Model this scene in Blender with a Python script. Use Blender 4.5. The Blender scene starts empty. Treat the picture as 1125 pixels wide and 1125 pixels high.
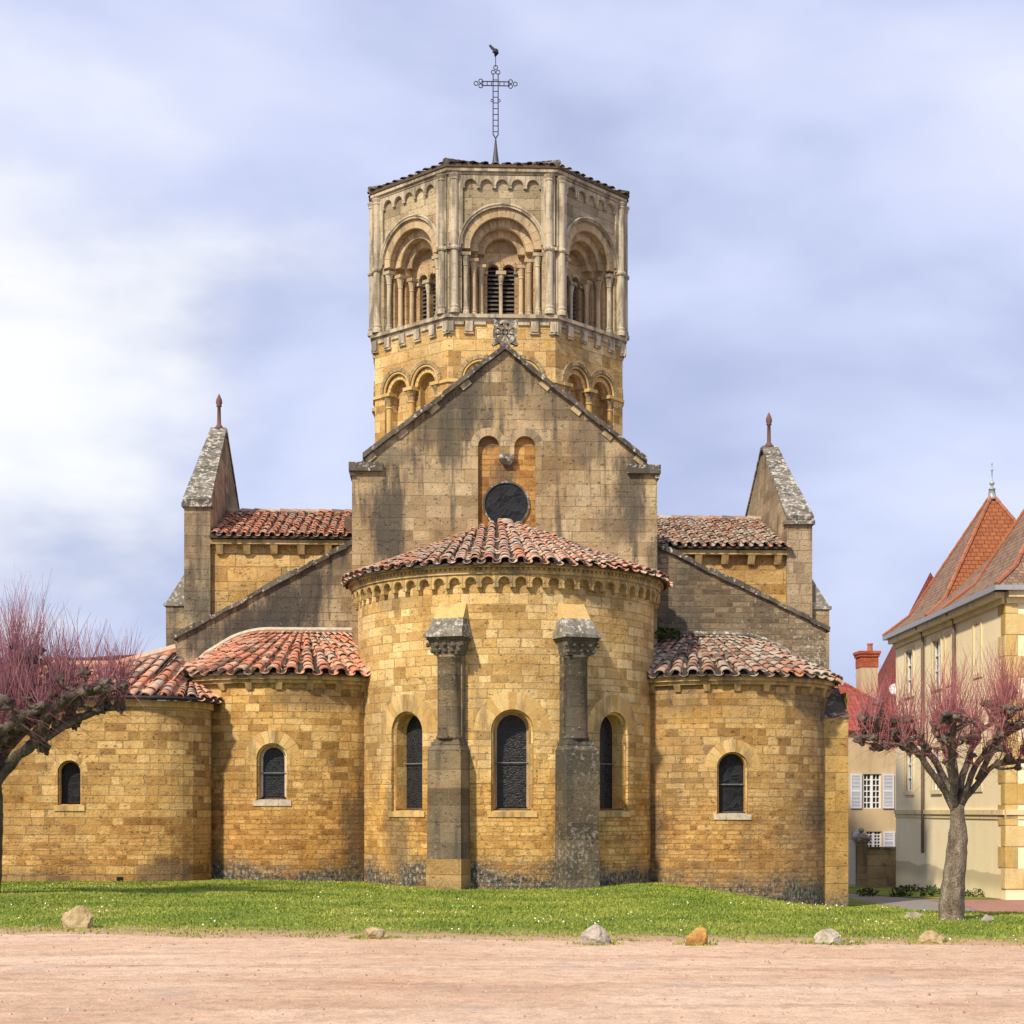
import bpy, math, random
import numpy as np
from mathutils import Vector, Matrix, noise

R = math.radians
rnd = random.Random(7)
scn = bpy.context.scene
COL = scn.collection

# ------------------------------------------------------------------ camera
cam_d = bpy.data.cameras.new('camera'); cam = bpy.data.objects.new('camera', cam_d); COL.objects.link(cam)
cam.location = (-1.64, 0, 1.65); cam.rotation_euler = (R(90), 0, R(-2.5))
cam_d.sensor_width = 36; cam_d.lens = 36 * 1800 / 1125
cam_d.shift_y = (890 - 562.5) / 1125
cam_d.clip_start = .1; cam_d.clip_end = 3000
scn.camera = cam

# ------------------------------------------------------------------ world: sky + clouds
SUN_EL, SUN_AZ = 42, 36          # azimuth: degrees to the left of straight behind the camera
w = bpy.data.worlds.new("World"); scn.world = w; w.use_nodes = True
nt = w.node_tree; nt.nodes.clear()
def wn(t, **k):
    n = nt.nodes.new(t)
    for a, b in k.items(): setattr(n, a, b)
    return n
wout = wn('ShaderNodeOutputWorld'); bg = wn('ShaderNodeBackground'); bg.inputs['Strength'].default_value = .104
sky = wn('ShaderNodeTexSky', sky_type='NISHITA', sun_disc=False, sun_elevation=R(SUN_EL), sun_rotation=R(180 + SUN_AZ))
sky.air_density = 1.0; sky.dust_density = 1.2
tc = wn('ShaderNodeTexCoord')
mp = wn('ShaderNodeMapping'); mp.inputs['Scale'].default_value = (1, 1, 2.1); mp.inputs['Location'].default_value = (.9, .4, .62)
n1 = wn('ShaderNodeTexNoise'); n1.inputs['Scale'].default_value = 3.9; n1.inputs['Detail'].default_value = 7; n1.inputs['Roughness'].default_value = .46; n1.inputs['Distortion'].default_value = .2
nt.links.new(tc.outputs['Generated'], mp.inputs['Vector']); nt.links.new(mp.outputs[0], n1.inputs['Vector'])
r1 = wn('ShaderNodeValToRGB')
e = r1.color_ramp.elements
e[0].position = .33; e[0].color = (3.9, 4.35, 6.4, 1)
e[1].position = .74; e[1].color = (7.4, 7.6, 8.6, 1)
m_ = e.new(.5); m_.color = (5.5, 5.95, 8.0, 1)
nt.links.new(n1.outputs[0], r1.inputs[0])
# one bright bank of cloud low on the left
vd = wn('ShaderNodeVectorMath', operation='DISTANCE'); vd.inputs[1].default_value = (-.235, .94, .25)
nt.links.new(tc.outputs['Generated'], vd.inputs[0])
n2 = wn('ShaderNodeTexNoise'); n2.inputs['Scale'].default_value = 9; n2.inputs['Detail'].default_value = 4
nt.links.new(mp.outputs[0], n2.inputs['Vector'])
ad = wn('ShaderNodeMath', operation='MULTIPLY_ADD'); ad.inputs[1].default_value = .25
nt.links.new(n2.outputs[0], ad.inputs[0]); nt.links.new(vd.outputs['Value'], ad.inputs[2])
mr = wn('ShaderNodeMapRange', interpolation_type='SMOOTHSTEP')
mr.inputs['From Min'].default_value = .30; mr.inputs['From Max'].default_value = .13
nt.links.new(ad.outputs[0], mr.inputs['Value'])
mxb = wn('ShaderNodeMix', data_type='RGBA'); mxb.inputs['B'].default_value = (8.4, 8.4, 8.4, 1)
nt.links.new(mr.outputs[0], mxb.inputs['Factor']); nt.links.new(r1.outputs[0], mxb.inputs['A'])
mx = wn('ShaderNodeMix', data_type='RGBA'); mx.inputs['Factor'].default_value = .9
nt.links.new(sky.outputs[0], mx.inputs['A']); nt.links.new(mxb.outputs['Result'], mx.inputs['B'])
nt.links.new(mx.outputs['Result'], bg.inputs['Color']); nt.links.new(bg.outputs[0], wout.inputs[0])

# ------------------------------------------------------------------ sun
sd = bpy.data.lights.new('sun', 'SUN'); sd.energy = 4.3; sd.angle = R(2.6); sd.color = (1, .88, .68)
so = bpy.data.objects.new('sun', sd); COL.objects.link(so)
tosun = Vector((-math.sin(R(SUN_AZ)) * math.cos(R(SUN_EL)), -math.cos(R(SUN_AZ)) * math.cos(R(SUN_EL)), math.sin(R(SUN_EL))))
so.rotation_euler = tosun.to_track_quat('Z', 'Y').to_euler()
scn.view_settings.view_transform = 'Standard'; scn.view_settings.look = 'None'
scn.view_settings.exposure = .3; scn.view_settings.gamma = 1; scn.view_settings.use_curve_mapping = False

# ================================================================== shader helpers
class NT:
    def __init__(s, name):
        s.m = bpy.data.materials.new(name); s.m.use_nodes = True
        s.t = s.m.node_tree; s.t.nodes.clear()
        s.out = s.t.nodes.new('ShaderNodeOutputMaterial')
        s.b = s.t.nodes.new('ShaderNodeBsdfPrincipled')
        s.t.links.new(s.b.outputs[0], s.out.inputs[0])
        s.b.inputs['Specular IOR Level'].default_value = .25
    def n(s, t, **k):
        x = s.t.nodes.new(t)
        for a, b in k.items(): setattr(x, a, b)
        return x
    def put(s, sock, v):
        if isinstance(v, bpy.types.NodeSocket): s.t.links.new(v, sock)
        elif v is not None:
            if hasattr(sock.default_value, '__len__') and isinstance(v, (tuple, list)) and len(v) == 3 and len(sock.default_value) == 4: v = (*v, 1)
            sock.default_value = v
    def math(s, op, a, b=None, c=None, clamp=False):
        x = s.n('ShaderNodeMath', operation=op, use_clamp=clamp)
        s.put(x.inputs[0], a); s.put(x.inputs[1], b); s.put(x.inputs[2], c)
        return x.outputs[0]
    def comb(s, x=0, y=0, z=0):
        c = s.n('ShaderNodeCombineXYZ')
        s.put(c.inputs[0], x); s.put(c.inputs[1], y); s.put(c.inputs[2], z); return c.outputs[0]
    def sep(s, v):
        c = s.n('ShaderNodeSeparateXYZ'); s.put(c.inputs[0], v); return c.outputs
    def noise(s, vec=None, scale=1, detail=3, rough=.5, dim='3D', w=None, dist=0):
        x = s.n('ShaderNodeTexNoise', noise_dimensions=dim)
        if vec is not None: s.put(x.inputs['Vector'], vec)
        if w is not None: s.put(x.inputs['W'], w)
        x.inputs['Scale'].default_value = scale; x.inputs['Detail'].default_value = detail
        x.inputs['Roughness'].default_value = rough; x.inputs['Distortion'].default_value = dist
        return x.outputs[0]
    def ramp(s, f, stops, interp='LINEAR'):
        x = s.n('ShaderNodeValToRGB'); s.put(x.inputs[0], f); x.color_ramp.interpolation = interp
        el = x.color_ramp.elements
        while len(el) < len(stops): el.new(.5)
        for k, (p, c) in enumerate(stops):
            el[k].position = p; el[k].color = (*c, 1) if len(c) == 3 else c
        return x.outputs[0]
    def smooth(s, v, a, b):
        x = s.n('ShaderNodeMapRange', interpolation_type='SMOOTHSTEP')
        s.put(x.inputs[0], v); x.inputs['From Min'].default_value = a; x.inputs['From Max'].default_value = b
        return x.outputs[0]
    def mix(s, f, a, b, mode='MIX'):
        x = s.n('ShaderNodeMix', data_type='RGBA', blend_type=mode)
        s.put(x.inputs['Factor'], f); s.put(x.inputs['A'], a); s.put(x.inputs['B'], b); return x.outputs['Result']
    def pos(s): return s.n('ShaderNodeNewGeometry').outputs['Position']
    def island(s): return s.n('ShaderNodeNewGeometry').outputs['Random Per Island']
    def uv(s): return s.n('ShaderNodeUVMap').outputs[0]
    def finish(s, col, rough=.9, height=None, strength=.5, dist=.02):
        s.put(s.b.inputs['Base Color'], col); s.put(s.b.inputs['Roughness'], rough)
        if height is not None:
            bp = s.n('ShaderNodeBump'); bp.inputs['Strength'].default_value = strength; bp.inputs['Distance'].default_value = dist
            s.put(bp.inputs['Height'], height); s.t.links.new(bp.outputs[0], s.b.inputs['Normal'])
        return s.m

def g(v): return (v, v, v)

def masonry(name, cols, rh=.27, bw=.55, mortar=.011, mcol=(.33, .25, .13), seed=0., stain=0., streak_scale=(1.3, .22),
            stain_col=(.075, .068, .055), lower=None, mould=None, grey=0., greycol=(.26, .23, .19), lichen=0., grey_above=None, grain_amt=.75, spots=(), st_lo=.5, warm=None, blotch=.8):
    """coursed stone: uneven courses and block lengths, a tone per block, stains and mould with shapes of their own"""
    s = NT(name)
    uv = s.sep(s.uv()); u, v = uv[0], uv[1]
    P = s.pos(); pz = s.sep(P)[2]
    def bricks(rh, bw, mort, sd, wob):
        vn = s.noise(dim='1D', w=s.math('ADD', v, sd * 3.1 + 5), scale=1.1 / (rh * 4), detail=1)
        v2 = s.math('MULTIPLY_ADD', vn, rh * 1.6, v)
        row = s.math('FLOOR', s.math('DIVIDE', v2, rh))
        un = s.noise(dim='1D', w=s.math('MULTIPLY_ADD', row, 5.37, s.math('MULTIPLY_ADD', u, .55 / bw, sd)), scale=1, detail=0)
        u2 = s.math('MULTIPLY_ADD', un, bw * 1.7, s.math('MULTIPLY_ADD', row, bw * .37, u))
        wn_ = s.noise(s.comb(u, v, sd), scale=1.3 / rh, detail=2)
        wo = s.math('MULTIPLY_ADD', wn_, wob, -wob / 2)
        wn2 = s.noise(s.comb(v, u, sd + 4), scale=1.1 / rh, detail=2)
        wo2 = s.math('MULTIPLY_ADD', wn2, wob, -wob / 2)
        b = s.n('ShaderNodeTexBrick', offset=.5, offset_frequency=2, squash=1)
        s.put(b.inputs['Vector'], s.comb(s.math('ADD', u2, wo), s.math('ADD', v2, wo2), 0))
        b.inputs['Color1'].default_value = (0, 0, 0, 1); b.inputs['Color2'].default_value = (1, 1, 1, 1); b.inputs['Mortar'].default_value = (.5, .5, .5, 1)
        for k, x in (('Scale', 1), ('Mortar Size', mort), ('Mortar Smooth', .35), ('Bias', 0), ('Brick Width', bw), ('Row Height', rh)):
            b.inputs[k].default_value = x
        return b.outputs['Color'], b.outputs['Fac']
    t, f = bricks(rh, bw, mortar, seed, .03)
    jit = s.math('FRACT', s.math('MULTIPLY', s.sep(t)[0], 7.31))
    if lower:                                   # smaller rougher stones below a ragged line
        lz0, lz1, lrh, lbw = lower
        t2, f2 = bricks(lrh, lbw, mortar * 1.35, seed + 9, .06)
        msk = s.smooth(s.math('MULTIPLY_ADD', s.noise(s.comb(u, v, 3), scale=.55, detail=2), 2.4, pz), lz1 + 1.2, lz0 + 1.2)
        t = s.mix(msk, t, t2); f = s.mix(msk, f, f2)
    grain = s.noise(P, scale=26, detail=6, rough=.65)
    mid = s.noise(P, scale=5.5, detail=4, rough=.6)
    patch = s.noise(s.comb(u, v, seed), scale=.42, detail=3)
    k = len(cols)
    tt = s.math('ADD', s.sep(t)[0], s.math('MULTIPLY_ADD', mid, .44, -.22), clamp=True)
    col = s.ramp(tt, [(i / (k - 1), c) for i, c in enumerate(cols)])
    col = s.mix(1, col, s.ramp(patch, [(.3, (.78, .74, .68)), (.5, (1, 1, 1)), (.72, (1.12, 1.1, 1.04))]), 'MULTIPLY')
    col = s.mix(grain_amt, col, s.ramp(grain, [(.25, g(.55)), (.5, g(1)), (.8, g(1.35))]), 'MULTIPLY')
    col = s.mix(1, col, s.ramp(jit, [(0, (.80, .76, .71)), (.2, (.96, .95, .93)), (.8, (1.05, 1.05, 1.03)), (1, (1.2, 1.2, 1.2))]), 'MULTIPLY')
    bn = s.noise(s.comb(u, v, seed + 3), scale=1.25, detail=6, rough=.68)
    col = s.mix(blotch, col, s.ramp(bn, [(.30, (.60, .47, .36)), (.44, (.92, .86, .78)), (.54, (1.04, 1.02, 1)), (.72, (1.24, 1.22, 1.18))]), 'MULTIPLY')
    pit = s.smooth(s.noise(s.comb(u, s.math('MULTIPLY', v, 1.7), seed), scale=8.5, detail=4, rough=.7), .60, .70)
    col = s.mix(s.math('MULTIPLY', pit, .55), col, s.mix(1, col, g(.35), 'MULTIPLY'))
    if warm:
        wz = s.math('MULTIPLY_ADD', s.noise(s.comb(u, s.math('MULTIPLY', v, .6), seed + 6), scale=.7, detail=4), 2.2, pz)
        col = s.mix(s.math('MULTIPLY', s.smooth(wz, warm[1] + 1.1, warm[0] + 1.1), warm[3]), col, s.mix(1, col, warm[2], 'MULTIPLY'))
    if grey:
        gm = s.noise(s.comb(u, v, seed + 2), scale=.35, detail=4, rough=.6)
        gv = s.math('ADD', gm, s.math('MULTIPLY_ADD', mid, .3, -.15))
        if grey_above:
            gv = s.math('ADD', gv, s.math('MULTIPLY', s.smooth(pz, *grey_above), .35))
        gf = s.math('MULTIPLY', s.smooth(gv, .36, .6), grey)
        gc = s.mix(.55, greycol, s.mix(1, col, g(.55), 'MULTIPLY'))
        col = s.mix(gf, col, gc)
    mn = s.smooth(s.noise(s.comb(u, v, 7), scale=.9, detail=3), .3, .65)
    col = s.mix(s.math('MULTIPLY', s.sep(f)[0], s.math('MULTIPLY_ADD', mn, .75, .25)), col, s.mix(.6, mcol, s.mix(1, col, g(.6), 'MULTIPLY')))
    if stain:
        st = s.noise(s.comb(s.math('MULTIPLY', u, streak_scale[0]), s.math('MULTIPLY', v, streak_scale[1]), seed + 5), scale=1, detail=5, rough=.62)
        bl = s.noise(s.comb(u, v, seed + 8), scale=.5, detail=3)
        sf = s.math('MULTIPLY', s.smooth(s.math('ADD', st, s.math('MULTIPLY_ADD', bl, .5, -.25)), st_lo, st_lo + .16), stain)
        sf = s.math('MULTIPLY', sf, s.math('MULTIPLY_ADD', grain, 1.0, .35), clamp=True)
        col = s.mix(sf, col, stain_col)
    for (su, sz, ru, rz_, amt) in spots:         # individual damp stains and other dark patches
        du = s.math('DIVIDE', s.math('SUBTRACT', u, su), ru); dz = s.math('DIVIDE', s.math('SUBTRACT', v, sz), rz_)
        r2 = s.math('SQRT', s.math('ADD', s.math('MULTIPLY', du, du), s.math('MULTIPLY', dz, dz)))
        ns = s.noise(s.comb(s.math('MULTIPLY', u, 4.2), s.math('MULTIPLY', v, .8), su), scale=1, detail=8, rough=.74)
        mf_ = s.math('MULTIPLY', s.smooth(s.math('MULTIPLY_ADD', ns, -2.6, r2), -.1, -.75), amt)
        col = s.mix(s.math('MULTIPLY', mf_, s.math('MULTIPLY_ADD', grain, .8, .5), clamp=True), col, stain_col)
    if lichen:
        lf = s.smooth(s.math('ADD', s.noise(P, scale=11, detail=5, rough=.7), s.math('MULTIPLY_ADD', patch, .4, -.2)), .57, .66)
        col = s.mix(s.math('MULTIPLY', lf, lichen), col, (.48, .46, .40))
    if mould:
        zz = s.math('MULTIPLY_ADD', s.noise(s.comb(u, v, 1), scale=.8, detail=5, rough=.65), mould[1], pz)
        mf = s.math('MULTIPLY', s.smooth(zz, mould[0] + .22, mould[0] - .38), s.smooth(s.math('ADD', bn, s.math('MULTIPLY_ADD', grain, .5, -.25)), .34, .5))
        mc = s.ramp(s.noise(s.comb(s.math('MULTIPLY', u, 1.6), v, 2), scale=9, detail=5, rough=.72), [(.38, (.04, .037, .03)), (.52, (.12, .105, .08)), (.64, (.42, .39, .33))])
        col = s.mix(mf, col, mc)
    hgt = s.math('ADD', s.math('MULTIPLY', s.sep(f)[0], -1.0), s.math('MULTIPLY_ADD', s.sep(t)[0], .45, s.math('MULTIPLY_ADD', grain, .55, s.math('MULTIPLY', mid, .7))))
    hgt = s.math('MULTIPLY_ADD', pit, -.8, hgt)
    return s.finish(col, .92, hgt, .9, .045)

def stone(name, cols, stain=0., lichen=0., grain=24, bump=.5, stain_col=(.06, .055, .045), carve=0.):
    """dressed stone pieces: a tone per piece"""
    s = NT(name); P = s.pos()
    gr = s.noise(P, scale=grain, detail=6, rough=.65); mid = s.noise(P, scale=4, detail=4, rough=.6)
    k = len(cols)
    tt = s.math('ADD', s.island(), s.math('MULTIPLY_ADD', mid, .5, -.25), clamp=True)
    col = s.ramp(tt, [(i / (k - 1), c) for i, c in enumerate(cols)])
    col = s.mix(.5, col, s.ramp(gr, [(.25, g(.55)), (.5, g(1)), (.8, g(1.35))]), 'MULTIPLY')
    if stain:
        p3 = s.sep(P)
        st = s.noise(s.comb(s.math('MULTIPLY', p3[0], 3), s.math('MULTIPLY', p3[1], 3), s.math('MULTIPLY', p3[2], .6)), scale=1, detail=5, rough=.65)
        sf = s.math('MULTIPLY', s.smooth(st, .5 - .16 * stain, .68 - .16 * stain), min(1, stain + .2))
        col = s.mix(sf, col, stain_col)
    if lichen:
        lf = s.smooth(s.math('ADD', s.noise(P, scale=9, detail=6, rough=.72), s.math('MULTIPLY_ADD', mid, .3, -.15)), .62 - .14 * lichen, .70 - .14 * lichen)
        col = s.mix(s.math('MULTIPLY', lf, .9), col, (.50, .48, .43))
    h = s.math('MULTIPLY_ADD', gr, .6, s.math('MULTIPLY', mid, .5))
    if carve:
        vo = s.n('ShaderNodeTexVoronoi', feature='F1'); vo.inputs['Scale'].default_value = 14; s.put(vo.inputs['Vector'], P)
        h = s.math('MULTIPLY_ADD', vo.outputs['Distance'], carve * 2, h)
        col = s.mix(1, col, s.ramp(vo.outputs['Distance'], [(.0, g(1.1)), (.6, g(.75))]), 'MULTIPLY')
    return s.finish(col, .92, h, bump, .02)

def tiles(name, cols, lichen=.5):
    s = NT(name); P = s.pos()
    t = s.island()
    n = s.noise(P, scale=3, detail=4, rough=.6); fine = s.noise(P, scale=22, detail=5, rough=.7)
    area = s.noise(P, scale=.8, detail=4)
    tt = s.math('ADD', t, s.math('MULTIPLY_ADD', area, .6, -.3), clamp=True)
    k = len(cols)
    col = s.ramp(tt, [(i / (k - 1), c) for i, c in enumerate(cols)])
    col = s.mix(.6, col, s.ramp(fine, [(.3, g(.55)), (.55, g(1)), (.8, g(1.3))]), 'MULTIPLY')
    lf = s.smooth(s.math('ADD', s.math('MULTIPLY', fine, .6), s.math('MULTIPLY_ADD', n, .35, s.math('MULTIPLY_ADD', area, .45, s.math('MULTIPLY_ADD', t, .16, -.17)))), .66 - .12 * lichen, .78 - .1 * lichen)
    col = s.mix(s.math('MULTIPLY', lf, .85), col, s.ramp(s.noise(P, scale=30, detail=3), [(.35, (.22, .20, .16)), (.6, (.48, .44, .37))]))
    return s.finish(col, .9, fine, .5, .012)

def plain(name, col, rough=.8, var=.25, scale=12, bump=.2, metallic=0., spec=.25):
    s = NT(name); P = s.pos()
    f = s.noise(P, scale=scale, detail=5, rough=.6)
    c = s.mix(1, col, s.ramp(f, [(.25, g(1 - var)), (.75, g(1 + var))]), 'MULTIPLY')
    s.b.inputs['Metallic'].default_value = metallic; s.b.inputs['Specular IOR Level'].default_value = spec
    return s.finish(c, rough, f, bump, .01)

def glass_leaded(name, base, lead, scale=9, rough=.2):
    s = NT(name); uv = s.sep(s.uv())
    vo = s.n('ShaderNodeTexVoronoi', feature='DISTANCE_TO_EDGE', voronoi_dimensions='2D'); vo.inputs['Scale'].default_value = scale
    s.put(vo.inputs['Vector'], s.uv())
    v2 = s.n('ShaderNodeTexVoronoi', voronoi_dimensions='2D'); v2.inputs['Scale'].default_value = scale; s.put(v2.inputs['Vector'], s.uv())
    c = s.mix(.8, base, s.mix(1, base, s.ramp(s.sep(v2.outputs['Color'])[0], [(0, g(.3)), (1, g(2.2))]), 'MULTIPLY'))
    lf = s.smooth(vo.outputs['Distance'], .09, .03)
    c = s.mix(lf, c, lead)
    s.b.inputs['Specular IOR Level'].default_value = .22
    return s.finish(c, s.math('MULTIPLY_ADD', lf, .4, rough), s.math('ADD', lf, s.sep(v2.outputs['Color'])[1]), .4, .01)

OCH = [(.29, .165, .052), (.45, .272, .09), (.53, .345, .128), (.61, .43, .195), (.50, .297, .097)]
OCHL = [(.42, .26, .09), (.57, .378, .145), (.65, .46, .20), (.71, .535, .275), (.60, .39, .15)]
GRYS = [(.31, .225, .125), (.41, .31, .18), (.49, .385, .235), (.37, .28, .165)]
M = {}
WARM = (.90, .76, .53)
M['apse'] = masonry('apse_stone', OCHL, rh=.205, bw=.37, mortar=.009, seed=1, lower=(1.7, 2.6, .125, .26), mould=(1.25, 1.5), stain=.25, grey=.15, warm=(1.6, 3.4, WARM, .85),
                    spots=[(-3.0, 1.2, .5, 1.2, .6), (-.72, 3.4, .25, 1.6, .35), (2.1, 3.4, .25, 1.6, .45), (-3.0, 6.55, .9, .3, .4), (2.6, 6.6, 1.2, .3, .35)])
M['chapel_l'] = masonry('chapel_stone_warm', OCH, rh=.18, bw=.36, mortar=.010, seed=2, lower=(1.9, 2.9, .115, .25), mould=(1.15, 1.5), stain=.25, warm=(1.2, 3.0, (.95, .76, .56), .7),
                    spots=[(2.05, 1.1, .55, 1.3, .75), (-2.1, .5, .5, .6, .6), (1.0, 4.3, 1.5, .3, .5), (2.2, 3.0, .35, 1.3, .45)])
M['chapel_r'] = masonry('chapel_stone_pale', OCH, rh=.185, bw=.37, mortar=.010, seed=5, lower=(1.2, 2.4, .115, .24), mould=(.75, 1.5), stain=.4, grey=.45, warm=(.9, 2.4, (.95, .78, .58), .6),
                    spots=[(2.6, 1.6, .8, .6, .6), (2.3, 4.2, 1.0, .35, .6), (-2.2, .9, .4, 1.0, .5)])
M['low'] = masonry('ochre_rubble', OCH, rh=.18, bw=.40, mortar=.010, seed=11, stain=.25, grey=.2, lower=(.2, 1.2, .14, .32), warm=(.6, 2.4, (1.0, .84, .66), .6), spots=[(.6, .2, .9, .35, .7), (-2.4, .1, 2, .2, .4)])
M['gable'] = masonry('gable_stone', GRYS, rh=.31, bw=.66, mortar=.007, seed=3, stain=.9, grey=.4, greycol=(.22, .19, .15), mcol=(.26, .2, .12), streak_scale=(3.4, .3), st_lo=.5,
                    spots=[(-2.95, 8.9, .5, 1.3, 1), (-1.5, 11.3, .8, 1.0, .8), (-.8, 12.1, .4, .9, .8), (3.2, 9.9, .42, 1.2, .95), (3.0, 8.9, .7, .5, .6), (.35, 12.5, .2, .7, .8), (1.4, 12.0, .6, .6, .5), (2.1, 11.0, .6, .7, .6), (-3.0, 10.6, .9, .3, .6)])
M['recess'] = masonry('warm_rubble', [(.36, .17, .05), (.46, .25, .08), (.52, .31, .12)], rh=.16, bw=.34, mortar=.010, seed=8, stain=.35, spots=[(0, 10.2, .3, .5, .8), (-.4, 11.0, .3, .2, .6)])
M['rake_l'] = masonry('weathered_wall', [(.33, .24, .145), (.43, .325, .2), (.50, .39, .25)], rh=.27, bw=.55, seed=4, stain=.9, grey=.4, lichen=.3, streak_scale=(3.2, .5), st_lo=.45, stain_col=(.05, .046, .042),
                    spots=[(-6.0, 6.2, 1.6, .5, .8), (-6.6, 6.4, .7, .6, .9), (-5.6, 6.9, .6, .8, 1), (-4.9, 7.2, .5, .9, .9), (-7.6, 5.9, .6, .5, .8), (-4.25, 7.9, .35, .6, .6)])
M['rake_r'] = masonry('weathered_rubble', [(.14, .11, .075), (.235, .185, .125), (.35, .285, .20)], rh=.14, bw=.30, mortar=.016, seed=6, stain=.8, grey=.5, greycol=(.15, .13, .10), lichen=.9, st_lo=.46)
M['transept'] = masonry('transept_stone', [(.42, .255, .085), (.53, .345, .14), (.58, .40, .18), (.5, .31, .105)], rh=.29, bw=.62, mortar=.009, seed=7, stain=.4)
M['tgable'] = masonry('transept_gable_stone', [(.30, .235, .15), (.41, .32, .21), (.47, .365, .235)], rh=.3, bw=.5, mortar=.008, seed=12, stain=.9, grey=.4, st_lo=.48)
M['tower_lo'] = masonry('tower_stone_yellow', OCHL, rh=.30, bw=.62, mortar=.008, seed=9, stain=.25, grey=.3, greycol=(.38, .29, .17))
M['tower_hi'] = masonry('tower_stone_grey', [(.30, .24, .15), (.41, .335, .215), (.49, .405, .27), (.37, .29, .18)], rh=.3, bw=.6, mortar=.007, seed=10, stain=.5, grey=.4, greycol=(.27, .24, .185), mcol=(.2, .165, .11))
M['belfry'] = masonry('belfry_stone', [(.36, .24, .12), (.47, .335, .19), (.53, .40, .25)], rh=.3, bw=.6, mortar=.007, seed=14, stain=.35, grey=.25)
M['reveal'] = masonry('window_reveal_stone', OCHL, rh=.42, bw=.9, mortar=.006, seed=15, stain=.25, warm=(1.6, 3.4, WARM, .7))
M['vous'] = stone('window_arch_stone', OCH[1:4], stain=.3)
M['trim_hi'] = stone('tower_trim', [(.33, .27, .18), (.43, .36, .25), (.51, .435, .315), (.38, .31, .21)], stain=.45, lichen=.05)
M['trim_warm'] = stone('arch_trim', [(.36, .25, .14), (.46, .34, .205), (.53, .41, .26), (.42, .29, .15)], stain=.25)
M['trim_lo'] = stone('ochre_trim', [(.46, .30, .095), (.54, .37, .145), (.60, .44, .20)], stain=.15)
M['carved'] = stone('carved_ochre_trim', [(.34, .25, .125), (.46, .34, .18)], stain=.35, carve=.8)
M['cornice'] = stone('cornice_stone', [(.40, .27, .10), (.50, .34, .14), (.55, .40, .19)], stain=.35)
M['capital'] = stone('weathered_capital', [(.12, .10, .075), (.2, .165, .12)], stain=.3, lichen=.3, carve=.8)
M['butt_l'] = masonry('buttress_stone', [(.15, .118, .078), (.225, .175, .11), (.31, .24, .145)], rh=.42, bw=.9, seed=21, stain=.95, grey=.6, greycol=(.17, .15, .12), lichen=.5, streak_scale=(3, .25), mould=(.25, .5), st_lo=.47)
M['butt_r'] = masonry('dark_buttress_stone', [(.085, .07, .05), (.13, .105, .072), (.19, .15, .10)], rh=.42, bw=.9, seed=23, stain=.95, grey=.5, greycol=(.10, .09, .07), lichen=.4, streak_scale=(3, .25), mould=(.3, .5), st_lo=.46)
M['butt_base'] = masonry('buttress_foot_stone', [(.40, .26, .09), (.48, .33, .13)], rh=.45, bw=.8, seed=24, stain=.5, grey=.3, mould=(.55, 1.1))
M['cap_stone'] = stone('lichened_cap', [(.17, .155, .125), (.24, .215, .175)], stain=.35, lichen=.7, bump=.9)
M['gable_trim'] = stone('gable_arch_trim', GRYS, stain=.4)
M['coping'] = stone('coping_slab', [(.075, .065, .052), (.115, .10, .08), (.16, .14, .11)], stain=.6, lichen=.42, bump=.9)
M['coping_pale'] = stone('lichened_coping', [(.14, .125, .10), (.22, .20, .165)], stain=.5, lichen=.75, bump=.9)
M['finial'] = stone('reddish_finial', [(.14, .075, .065), (.18, .10, .085)], stain=.2)
RED = [(.24, .14, .10), (.56, .225, .125), (.64, .28, .16), (.54, .25, .16), (.68, .41, .28), (.60, .25, .135), (.56, .46, .36)]
M['tile_red'] = tiles('red_canal_tiles', RED, .38)
M['tile_mix'] = tiles('mixed_canal_tiles', [(.30, .21, .15), (.56, .27, .17), (.64, .33, .215), (.58, .48, .38), (.67, .40, .28), (.62, .54, .44)], .5)
M['tile_old'] = tiles('old_canal_tiles', [(.15, .115, .09), (.31, .20, .145), (.45, .20, .125), (.40, .33, .26), (.44, .29, .21), (.52, .45, .36)], .65)
M['tile_dark'] = tiles('dark_tower_tiles', [(.04, .035, .03), (.08, .07, .055), (.12, .10, .08)], .3)
M['under'] = plain('dark_light_block', (.05, .04, .03))
M['mortar'] = plain('lime_mortar', (.47, .40, .31), var=.3, scale=9)
M['glass_dark'] = glass_leaded('leaded_glass', (.010, .011, .014), (.055, .055, .05), 17)
M['glass_plain'] = glass_leaded('dark_leaded_glass', (.010, .011, .014), (.020, .020, .020), 7, .42)
M['frame_pale'] = plain('pale_window_frame', (.55, .52, .46))
M['iron'] = plain('dark_iron', (.03, .03, .035), .6, metallic=.3)
M['iron_bar'] = plain('iron_bar', (.16, .16, .16), .6)
M['louvre'] = plain('weathered_louvre', (.10, .085, .075), .85)
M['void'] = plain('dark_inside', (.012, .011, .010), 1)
M['wood'] = plain('brown_boards', (.10, .065, .04), .9)

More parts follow.
